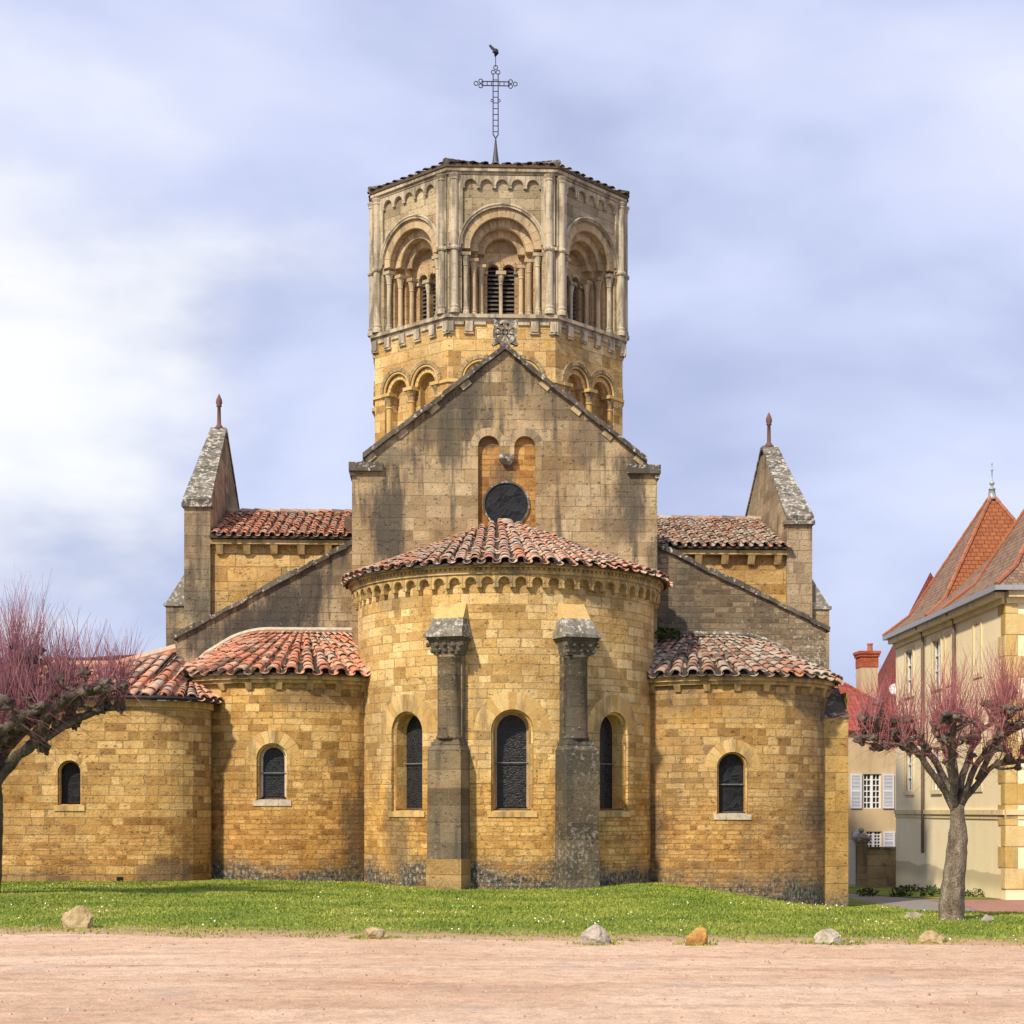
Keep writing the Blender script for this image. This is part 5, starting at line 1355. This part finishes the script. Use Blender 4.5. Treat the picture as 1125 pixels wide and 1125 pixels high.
for (u, w_, z0, z1) in (up, lw):
    p = MB(); p.mbox(MBk, u - w_ / 2, u + w_ / 2, z0, z1, .15, .17); pn = BB(p, 'window', 'pane')
    fr = MB()
    for a in (u - w_ / 2, u - .05, u + w_ / 2 - .06): fr.mbox(MBk, a, a + .06 + (.04 if a == u - .05 else 0), z0, z1, .06, .148)
    for k in range(7):
        zz = z0 + (z1 - z0) * k / 6; fr.mbox(MBk, u - w_ / 2 + .061, u + w_ / 2 - .061, max(z0, zz - .02), min(z1, zz + .02), .09, .146)
    for a in (u - w_ / 4, u + w_ / 4): fr.mbox(MBk, a - .015, a + .015, z0, z1, .085, .144)
    BB(fr, 'window_frame', 'white', pn)
    for sg in (-1, 1):
        a = u + sg * (w_ / 2 + .06 + .23)
        sh = MB(); 
        for aa, bb in ((a - .23, a - .17), (a + .17, a + .23)): sh.mbox(MBk, aa, bb, z0, z1, -.07, -.01)
        for zz in (z0, (z0 + z1) / 2 - .03, z1 - .07): sh.mbox(MBk, a - .169, a + .169, zz, zz + .07, -.068, -.012)
        k = z0 + .08
        while k < z1 - .08:
            sh.hexa([MBk(a - .169, k, -.06), MBk(a + .169, k, -.06), MBk(a + .169, k + .03, -.02), MBk(a - .169, k + .03, -.02), MBk(a - .169, k + .012, -.06), MBk(a + .169, k + .012, -.06), MBk(a + .169, k + .045, -.02), MBk(a - .169, k + .045, -.02)]); k += .055
        BB(sh, 'shutter', 'shutter')
rm, hm = MB(), MB()
hip_roof(rm, hm, 8, 17.7, 66, 72, 4.875, 7.35, ridge=[(10.6, 69, 7.35), (14.9, 69, 7.35), (14.9, 69, 7.35), (10.6, 69, 7.35)], ov=.25)
rf = BB(rm, 'roof', 'tile_redflat'); BB(hm, 'hip_tile', 'tile_redflat', rf)
ch = MB(); X0, X1, Y0, Y1 = 16.28, 17.02, 69.2, 70.0
for Fm, w_ in ((plane((X0, Y0, 0), (1, 0, 0), (0, -1, 0)), X1 - X0), (plane((X1, Y0, 0), (0, 1, 0), (1, 0, 0)), Y1 - Y0), (plane((X1, Y1, 0), (-1, 0, 0), (0, 1, 0)), X1 - X0), (plane((X0, Y1, 0), (0, -1, 0), (-1, 0, 0)), Y1 - Y0)):
    wall(ch, Fm, 0, w_, 5.0, 7.75, step=9)
chm = BB(ch, 'chimney', 'buff')
cb = MB()
for q, (z0, z1, o_) in enumerate(((7.752, 8.2, .02), (8.202, 8.32, .07), (8.322, 8.44, .11))):
    for Fm, w_ in ((plane((X0 - o_, Y0 - o_, 0), (1, 0, 0), (0, -1, 0)), X1 - X0 + 2 * o_), (plane((X1 + o_, Y0 - o_, 0), (0, 1, 0), (1, 0, 0)), Y1 - Y0 + 2 * o_), (plane((X1 + o_, Y1 + o_, 0), (-1, 0, 0), (0, 1, 0)), X1 - X0 + 2 * o_), (plane((X0 - o_, Y1 + o_, 0), (0, -1, 0), (-1, 0, 0)), Y1 - Y0 + 2 * o_)):
        wall(cb, Fm, 0, w_, z0, z1, step=9)
    cb.face([(X0 - o_, Y0 - o_, z1), (X1 + o_, Y0 - o_, z1), (X1 + o_, Y1 + o_, z1), (X0 - o_, Y1 + o_, z1)]); cb.face([(X0 - o_, Y0 - o_, z0), (X1 + o_, Y0 - o_, z0), (X1 + o_, Y1 + o_, z0), (X0 - o_, Y1 + o_, z0)])
BB(cb, 'chimney_cap', 'brick', chm)
pt = MB(); pt.lathe((16.78, 69.6, 8.44), [(0, .13), (.28, .11), (.30, .13), (.36, .13), (.36, .08), (.2, .08)], 10); BB(pt, 'chimney_pot', 'hip', chm)

# ---- dark red roofed house between them
DO = (22, 78, -1.2)
dh = thing('house', 'dark red hipped roof of a house half hidden between chimney and cream mansion', 'house', DO)
mb = MB()
wall(mb, plane((0, 76, 0), (1, 0, 0), (0, -1, 0)), 18.7, 25.5, -2, 5.9, step=30); wall(mb, plane((18.7, 76, 0), (0, -1, 0), (-1, 0, 0)), -6, 0, -2, 5.9, step=30)
mb.build('wall', M['buff'], dh, DO)
rm = MB(); hip_roof(rm, None, 18.7, 25.5, 76, 81, 5.9, 13.2, ov=.2); rm.build('roof', flat_tiles('dark_red_tiles', [(.16, .035, .03), (.21, .05, .04)], moss=.1), dh, DO)
ds = MB(); dc = Vector((19.75, 76.3, 7.35))
ax_ = Vector((-.35, -1, .35)).normalized(); sx = ax_.cross(Vector((0, 0, 1))).normalized(); sy = sx.cross(ax_)
rings = []
for r_, dd in ((.02, .09), (.12, .07), (.21, .03), (.27, -.02), (.28, -.02), (.22, .05), (.02, .11)):
    rings.append([dc - ax_ * dd + (sx * math.cos(2 * math.pi * k / 16) + sy * math.sin(2 * math.pi * k / 16)) * r_ for k in range(16)])
ds.strip(rings, True); ds.tube([dc + sy * -.33, dc + ax_ * .4], .015, 5); ds.tube([dc - ax_ * .1, dc - ax_ * .45 - Vector((0, 0, .5))], .03, 6)
ds.lathe(dc + ax_ * .4 - Vector((0, 0, .06)), [(0, .03), (.02, .05), (.1, .05), (.12, .02)], 7)
ds.build('satellite_dish', M['white'], dh, DO)

# ---- garden wall, gate pier, white gate
gw = MB(); GWO = (13.9, 57.6, -1.1)
wall(gw, plane((0, 57.5, 0), (1, 0, 0), (0, -1, 0)), 13.48, 14.6, -1.6, .27, step=9); wall(gw, plane((0, 57.78, 0), (-1, 0, 0), (0, 1, 0)), -14.6, -13.48, -1.6, .27, step=9)
gw_ = thing('garden_wall', 'low stained garden wall between gate pier and cream mansion', 'wall', GWO)
gw.build('wall', masonry('stained_garden_wall', [(.40, .31, .19), (.46, .36, .23)], rh=.4, bw=.9, mortar=.004, seed=51, stain=1.0, streak_scale=(1.2, .5)), gw_, GWO)
c_ = MB(); c_.box(13.48, 14.6, 57.44, 57.84, .272, .34); c_.build('coping', M['coping'], gw_, GWO)
GPO = (13.29, 57.6, -1.1)
gp = thing('gate_pier', 'square stone gate pier with a moulded cap and ball top', 'pier', GPO)
p = MB(); wall(p, plane((13.11, 57.42, 0), (1, 0, 0), (0, -1, 0)), 0, .36, -1.6, .52, step=9); wall(p, plane((13.47, 57.42, 0), (0, 1, 0), (1, 0, 0)), 0, .36, -1.6, .52, step=9); wall(p, plane((13.11, 57.78, 0), (0, -1, 0), (-1, 0, 0)), 0, .36, -1.6, .52, step=9)
p.build('shaft', M['pier_'] if 'pier_' in M else M['tgable'], gp, GPO)
p = MB(); p.box(13.04, 13.54, 57.35, 57.85, .522, .60); p.box(13.0, 13.58, 57.31, 57.89, .602, .68)
p.hexa([(13.04, 57.35, .682), (13.54, 57.35, .682), (13.54, 57.85, .682), (13.04, 57.85, .682), (13.2, 57.5, .84), (13.38, 57.5, .84), (13.38, 57.7, .84), (13.2, 57.7, .84)])
p.lathe((13.29, 57.6, .84), [(0, .06), (.03, .09), (.09, .11), (.15, .08), (.18, .01)], 10); p.build('pier_cap', M['cap_stone'], gp, GPO)
GTO = (12.9, 57.6, -1.1)
gt = thing('gate', 'white boarded gate closing the gap between church and gate pier', 'gate', GTO)
for k in range(7):
    b_ = MB(); x = 11.9 + k * .17; b_.box(x, x + .162, 57.58, 57.62, -.98, .58); b_.build('board', M['white'], gt, GTO)
b_ = MB(); b_.box(11.88, 13.1, 57.622, 57.67, .2, .32); b_.box(11.88, 13.1, 57.622, 57.67, -.7, -.58); b_.build('rail', M['white'], gt, GTO)

# ---- distant red roofed house at the far left
LO = (-18, 76, 0)
lh = thing('farmhouse', 'distant house with a plain red roof seen through the left tree twigs', 'house', LO)
mb = MB(); wall(mb, plane((0, 74, 0), (1, 0, 0), (0, -1, 0)), -21.5, -15.2, 0, 6.4, step=30); wall(mb, plane((-15.2, 74, 0), (0, 1, 0), (1, 0, 0)), 0, 6, 0, 6.4, step=30); wall(mb, plane((-21.5, 74, 0), (0, -1, 0), (-1, 0, 0)), -6, 0, 0, 6.4, step=30)
mb.build('wall', M['buff'], lh, LO)
rm, hm = MB(), MB(); hip_roof(rm, hm, -21.5, -15.2, 74, 80, 6.4, 8.75, ridge=[(-19.9, 77, 8.75), (-17.0, 77, 8.75), (-17.0, 77, 8.75), (-19.9, 77, 8.75)], ov=.2)
rf = rm.build('roof', M['tile_redflat'], lh, LO); hm.build('hip_tile', M['hip'], rf, LO)

# ================================================================== TREES
def m_bark(name, a, b, c):
    s = NT(name); P = s.pos(); p = s.sep(P)
    n = s.noise(s.comb(s.math('MULTIPLY', p[0], 3), s.math('MULTIPLY', p[1], 3), s.math('MULTIPLY', p[2], 1.2)), scale=3, detail=6, rough=.65)
    f = s.noise(P, scale=30, detail=5, rough=.7); v = s.n('ShaderNodeTexVoronoi', feature='DISTANCE_TO_EDGE'); v.inputs['Scale'].default_value = 30; s.put(v.inputs['Vector'], s.comb(p[0], p[1], s.math('MULTIPLY', p[2], .35)))
    col = s.ramp(n, [(.32, a), (.5, b), (.68, c)]); col = s.mix(.6, col, s.ramp(f, [(.3, g(.5)), (.7, g(1.3))]), 'MULTIPLY')
    return s.finish(col, .95, s.math('MULTIPLY_ADD', s.smooth(v.outputs['Distance'], 0, .2), .4, s.math('MULTIPLY_ADD', n, 1.2, f)), .9, .03)
M['bark'] = m_bark('grey_bark', (.11, .082, .058), (.22, .172, .125), (.38, .32, .25))
M['bark_dark'] = m_bark('dark_bark', (.045, .037, .026), (.10, .085, .055), (.17, .15, .095))
M['knob'] = m_bark('knuckle_bark', (.055, .045, .038), (.13, .108, .088), (.26, .22, .18))
def m_twig(name, cols):
    s = NT(name); c = s.ramp(s.island(), [(i / (len(cols) - 1), q) for i, q in enumerate(cols)]); return s.finish(c, .75)
M['twig_red'] = m_twig('red_twigs', [(.15, .045, .055), (.29, .085, .10), (.42, .17, .17), (.24, .095, .09)])
M['twig_purple'] = m_twig('purple_twigs', [(.13, .045, .07), (.25, .09, .13), (.38, .17, .20), (.18, .09, .09)])

def ico(sub):
    import bmesh
    bm = bmesh.new(); bmesh.ops.create_icosphere(bm, subdivisions=sub, radius=1)
    v = [Vector(x.co) for x in bm.verts]; f = [tuple(x.index for x in q.verts) for q in bm.faces]; bm.free(); return v, f
ICO2, ICO3, ICO4 = ico(2), ico(3), ico(4)

def curve(pts, n=4):
    P = [Vector(p) for p in pts]; out = []
    for i in range(len(P) - 1):
        p0, p1, p2, p3 = P[max(0, i - 1)], P[i], P[i + 1], P[min(len(P) - 1, i + 2)]
        for k in range(n):
            t = k / n
            out.append(.5 * ((2 * p1) + (p2 - p0) * t + (2 * p0 - 5 * p1 + 4 * p2 - p3) * t * t + (3 * p1 - p0 - 3 * p2 + p3) * t ** 3))
    out.append(P[-1]); return out

def pollard(name, label, base, trunk, limbs, knob_r, tw_len, tw_n, tw_r, mats, seed, limb_r, stub=.35, low=10, sag=0.):
    rr = random.Random(seed); root = thing(name, label, 'tree', base)
    nz = lambda p, s_, a: Vector((noise.noise(p * s_), noise.noise(p * s_ + Vector((9, 2, 5))), noise.noise(p * s_ + Vector((3, 7, 1))))) * a
    tm = MB(); pts, rads = trunk
    cp = curve(pts, 6); rd = []
    for i in range(len(cp)):
        t = i / 6; j = min(int(t), len(rads) - 2); rd.append((rads[j] + (rads[j + 1] - rads[j]) * (t - j)) * (1 + .05 * noise.noise(cp[i] * 5)))
    cp = [p + nz(p, 2.0, .012) for p in cp]
    tm.tube(cp, rd, 22); o0 = len(tm.v)
    for i, v in enumerate(tm.v):
        p = Vector(v); tm.v[i] = tuple(p + nz(p, 6, .022) + nz(p, 17, .010))
    trunk_o = tm.build('trunk', M[mats[0]], root, smooth=True)
    cm = MB(); km = MB(); tw = MB(); knobs = []
    def knob(p, r_):
        V, F = ICO3; o = Vector((rr.random() * 50, rr.random() * 50, 0)); sq = Vector((rr.uniform(.7, 1.25), rr.uniform(.7, 1.25), rr.uniform(.6, 1.0)))
        cm.mesh([p + v * sq * r_ * (1 + .75 * noise.noise(v * 1.5 + o) + .5 * noise.noise(v * 3.6 + o)) for v in V], F)
        knobs.append((p, r_))
    for lb in limbs:
        c = curve(lb, 5); n = len(c)
        c = [p + nz(p, 4, .05 * min(1, i / 4)) for i, p in enumerate(c)]
        r0 = limb_r * rr.uniform(.8, 1.1)
        rads_ = [(r0 * (1 - .55 * i / n)) * (1 + .18 * noise.noise(p * 6)) for i, p in enumerate(c)]
        cm.tube(c, rads_, 9)
        knob(c[-1], knob_r * rr.uniform(.9, 1.25))
        for i in range(int(n * .35), n - 1):
            if rr.random() < .62:
                dirv = Vector((rr.uniform(-1, 1), rr.uniform(-1, 1), rr.uniform(-.1, 1.1))).normalized() * stub * rr.uniform(.4, 1.2)
                e_ = c[i] + dirv; m2 = (c[i] + e_) / 2 + Vector((rr.uniform(-.05, .05), rr.uniform(-.05, .05), -.03))
                q = curve([c[i], m2, e_], 3); cm.tube(q, [rads_[i] * (.62 - .25 * k / len(q)) for k in range(len(q))], 7)
                knob(e_, knob_r * rr.uniform(.6, 1.1))
            if rr.random() < .4: knob(c[i] + Vector((0, 0, rads_[i] * .6)), knob_r * rr.uniform(.5, .8))
    for p, r_ in knobs:
        for k in range(int(tw_n * (r_ / knob_r) * rr.uniform(.7, 1.3))):
            a = rr.random() * 6.283; sp = rr.random() ** .7 * .75
            d = Vector((math.cos(a) * sp, math.sin(a) * sp, 1)).normalized()
            L = tw_len(p) * rr.uniform(.55, 1.12) * (1 - .25 * sp); bend = Vector((rr.uniform(-.22, .22), rr.uniform(-.22, .22), .1))
            q = []; cur = p + d * r_ * .6; dd = d.copy(); N = 5
            for i in range(N + 1):
                q.append(cur.copy()); cur = cur + dd * (L / N); dd = (dd + bend * .6 + Vector((0, 0, .12)) + Vector((rr.uniform(-.06, .06), rr.uniform(-.06, .06), 0))).normalized()
            r1 = tw_r * rr.uniform(.45, 1.35)
            tw.tube(q, [r1 * (1 - .72 * i / N) for i in range(N + 1)], 3, False)
        for k in range(low if rr.random() < .5 else low // 3):      # a few loose drooping shoots
            a = rr.random() * 6.283; d = Vector((math.cos(a), math.sin(a), rr.uniform(-.5, .5))); L = tw_len(p) * rr.uniform(.35, .9); q = []; cur = p.copy(); N = 6
            for i in range(N + 1):
                q.append(cur.copy()); cur = cur + d.normalized() * L / N; d = d + Vector((rr.uniform(-.15, .15), rr.uniform(-.15, .15), rr.uniform(-.22, .12) - sag))
            tw.tube(q, [tw_r * .7 * (1 - .7 * i / N) for i in range(N + 1)], 3, False)
    cr = cm.build('crown', M[mats[1]], root, smooth=True)
    tw.build('twigs', M[mats[2]], cr)
    return root

RT_ = [
 [(0, 0, 1.62), (-.30, -.10, 2.12), (-.62, -.2, 2.48), (-.95, -.25, 2.62), (-1.15, -.35, 2.58), (-1.36, -.4, 2.74)],
 [(-.02, 0, 1.7), (-.22, .2, 2.35), (-.5, .45, 2.8), (-.85, .55, 2.98), (-1.08, .55, 3.1)],
 [(-.6, -.18, 2.46), (-.9, -.3, 2.78), (-1.2, -.2, 2.92), (-1.48, -.3, 2.98)],
 [(0, 0, 1.7), (.03, .1, 2.4), (-.06, .15, 2.9), (-.02, .2, 3.2)],
 [(.08, 0, 1.7), (.32, -.1, 2.12), (.58, -.2, 2.32), (1.0, -.25, 2.36), (1.6, -.3, 2.5)],
 [(.06, 0, 1.7), (.25, .3, 2.3), (.5, .5, 2.75), (.8, .6, 3.1), (1.05, .7, 3.4)],
 [(0, 0, 1.66), (-.18, -.4, 2.25), (-.28, -.8, 2.7), (-.33, -1.0, 2.95)],
 [(.05, 0, 1.7), (.2, -.4, 2.3), (.38, -.8, 2.75), (.45, -.95, 3.1)],
 [(.02, 0, 1.7), (.05, .5, 2.35), (.1, .9, 2.75), (.1, 1.1, 3.0)],
 [(.3, -.1, 2.1), (.45, -.3, 2.55), (.75, -.4, 2.85), (1.1, -.45, 2.95), (1.35, -.4, 3.05)],
]
pollard('pollarded_tree', 'pollarded tree with mottled grey trunk and upright red shoots by the road', (6.03, 24.11, gh(6.03, 24.11)),
        ([(-.05, 0, -.15), (-.06, 0, .12), (-.02, 0, .7), (.03, 0, 1.2), (.02, 0, 1.75)], [.235, .19, .16, .145, .09]), RT_, .078, lambda p: 1.0 if p.x > -.8 else .66, 13, .0048, ('bark', 'knob', 'twig_red'), 5, .060, .30, 7, .05)
LT_ = [
 [(0, 0, 2.2), (.45, -.1, 2.7), (.9, -.2, 3.05), (1.45, -.25, 3.42), (2.0, -.3, 3.72), (2.55, -.3, 3.86)],
 [(0, 0, 2.3), (.3, .3, 3.0), (.8, .5, 3.7), (1.4, .6, 4.1), (1.95, .6, 4.3)],
 [(0, 0, 2.3), (.1, -.3, 3.2), (.5, -.5, 4.0), (.75, -.6, 4.55), (.8, -.6, 4.9)],
 [(0, 0, 2.3), (-.1, .3, 3.3), (.2, .5, 4.1), (.35, .6, 4.8)],
 [(.9, -.2, 3.05), (1.2, -.5, 3.6), (1.6, -.7, 4.0), (2.2, -.8, 4.15), (2.6, -.7, 4.25)],
 [(0, 0, 2.2), (-.6, -.1, 2.8), (-1.2, -.2, 3.4), (-2.0, -.2, 3.9)],
 [(0, 0, 2.3), (-.3, -.6, 3.0), (-.5, -1.0, 3.8), (-.4, -1.1, 4.4)],
 [(.2, .2, 2.9), (.6, 0, 3.6), (1.1, .1, 4.2), (1.3, .1, 4.5)],
 [(0, 0, 2.3), (.2, -.7, 2.9), (.7, -1.2, 3.4), (1.3, -1.4, 3.7)],
]
LT_ = [[(x * .97, y * .9, 2.2 + (z - 2.2) * .80) for x, y, z in lb] for lb in LT_]
LT_[0] = [(0, 0, 2.0), (.45, -.1, 2.5), (.9, -.2, 2.85), (1.45, -.25, 3.15), (2.0, -.3, 3.4), (2.45, -.3, 3.5)]
pollard('pollarded_tree', 'large pollarded tree with dark limbs and purplish shoots, cut by the left frame edge', (-10.02, 31.0, gh(-10.02, 31.0)),
        ([(-.1, 0, -.15), (-.1, 0, .2), (-.02, 0, 1.1), (.0, 0, 1.8), (0, 0, 2.4)], [.34, .27, .23, .20, .12]), LT_, .125, lambda p: 1.6 if p.x < .9 else 1.2, 22, .0064, ('bark_dark', 'knob', 'twig_purple'), 9, .13, .5, 6, .03)

# ================================================================== BOULDERS
def m_rock(name, a, b, c):
    s = NT(name); P = s.pos(); n = s.noise(P, scale=4, detail=6, rough=.65); f = s.noise(P, scale=26, detail=6, rough=.7)
    col = s.ramp(n, [(.32, a), (.5, b), (.68, c)]); col = s.mix(.6, col, s.ramp(f, [(.3, g(.5)), (.7, g(1.3))]), 'MULTIPLY')
    return s.finish(col, .93, s.math('MULTIPLY_ADD', f, .7, n), .8, .03)
TAN = m_rock('tan_rock', (.20, .14, .07), (.40, .30, .16), (.56, .47, .31))
PALE = m_rock('pale_rock', (.19, .15, .10), (.38, .33, .25), (.60, .55, .46))
GREYR = m_rock('grey_rock', (.22, .18, .145), (.36, .31, .26), (.54, .48, .41))
ORNG = m_rock('orange_rock', (.20, .10, .03), (.42, .23, .06), (.52, .34, .13))
def rock(x, y, w_, d_, h_, mat, seed, label, cuts=9, sharp=.5, flat=0, name='boulder'):
    rr = random.Random(seed); V, F = ICO4; pl = []; w_ *= .90; d_ *= .85; h_ *= .90
    for k in range(cuts + 8):
        n_ = Vector((rr.gauss(0, 1), rr.gauss(0, 1), rr.gauss(.25, .8))).normalized(); pl.append((n_, rr.uniform(sharp, .82)))
    o = Vector((seed * 3.1, seed, 0)); vs = []
    for v in V:
        p = v.copy()
        for n_, d in pl:
            k = p.dot(n_) - d
            if k > 0: p -= n_ * k
        p *= 1.12 + .16 * noise.noise(v * 1.6 + o) + .09 * noise.noise(v * 4.5 + o) + .05 * noise.noise(v * 11 + o)
        vs.append(Vector((p.x * w_ / 2, p.y * d_ / 2, p.z * h_ * .72 + h_ * .30)))
    mb = MB(); mb.mesh(vs, F); ob = mb.build(name, mat); ob.location = (x, y, gh(x, y) + .0); tag(ob, label, 'rock', 'boulders edging the lawn'); return ob
rock(-6.65, 22.95, .56, .45, .36, TAN, 3, 'tan angular boulder on the grass edge, the one nearest the left tree', 8, .5)
rock(-2.48, 21.05, .40, .35, .20, TAN, 8, 'low tan stone half sunk in grass in front of the left buttress', 8)
rock(.25, 20.02, .42, .36, .28, GREYR, 14, 'rounded grey boulder on the grass edge in front of the right buttress', 12, .7)
rock(1.46, 19.88, .32, .28, .27, ORNG, 21, 'rusty orange pointed stone on the grass edge', 7, .45)
rock(3.14, 20.05, .46, .36, .23, PALE, 27, 'pale boulder with a dark broken side in front of the flat pier', 8, .55)
rock(4.46, 20.0, .42, .3, .17, TAN, 33, 'flat tan stone lying in front of the right tree trunk', 8, .6)
rock(5.55, 24.6, .36, .3, .13, PALE, 39, 'small low stone in grass just left of the grey tree trunk', 9)
rock(6.36, 23.7, .24, .22, .13, GREYR, 44, 'small pale stone in grass just right of the grey tree trunk', 9)
rock(3.40, 19.90, .10, .08, .06, PALE, 47, 'small white stone lying against the foot of the pale broken boulder', 7)

# ================================================================== LITTLE PLANTS
M['leaf'] = m_twig('dark_leaves', [(.03, .055, .015), (.06, .10, .025), (.10, .13, .04)])
def shrub(x, y, w_, h_, n, seed, label, group, z=None, name='shrub', cat='plant'):
    rr = random.Random(seed); mb = MB(); bz = gh(x, y) if z is None else z
    for k in range(n):
        a = rr.random() * 6.283; r_ = rr.random() ** .6 * w_; zz = rr.random() ** .8 * h_ * (1 - .5 * (r_ / w_) ** 2)
        c = Vector((math.cos(a) * r_, math.sin(a) * r_ * .6, zz)); d = Vector((rr.uniform(-1, 1), rr.uniform(-1, 1), rr.uniform(-.3, 1))).normalized(); e_ = d.cross(Vector((rr.random(), rr.random(), rr.random()))).normalized(); l = rr.uniform(.05, .11)
        mb.face([c - d * l * .6, c + e_ * l * .3, c + d * l, c - e_ * l * .3])
    for k in range(7):
        a = rr.random() * 6.283; r_ = rr.random() * w_ * .7; mb.tube([(0, 0, 0), (math.cos(a) * r_, math.sin(a) * r_ * .6, h_ * rr.uniform(.5, .9))], [.012, .005], 4)
    ob = mb.build(name, M['leaf']); ob.location = (x, y, bz); tag(ob, label, cat, group); return ob
for k, t in enumerate((.16, .27, .38, .52, .78, .9)):
    y = 45.2 + 11 * (1 - t); x = 13.8 - .25 + (y - 44.17) * .04
    shrub(x, y, .42, .26 if k % 2 else .2, 70, 60 + k, 'low dark shrub at the foot of the cream mansion side wall', 'shrubs along the cream wall')
for k, (x, y) in enumerate(((10.9, 47.6), (11.7, 47.0), (12.5, 46.6))):
    shrub(x, y, .35, .25, 110, 80 + k, 'small dark tuft growing on the verge beside the grey road', 'tufts on the verge')
shrub(4.02, 41.7, .5, .32, 420, 90, 'dark green tuft growing on the old tiles by the central apse', None, 6.02, 'weed_tuft')
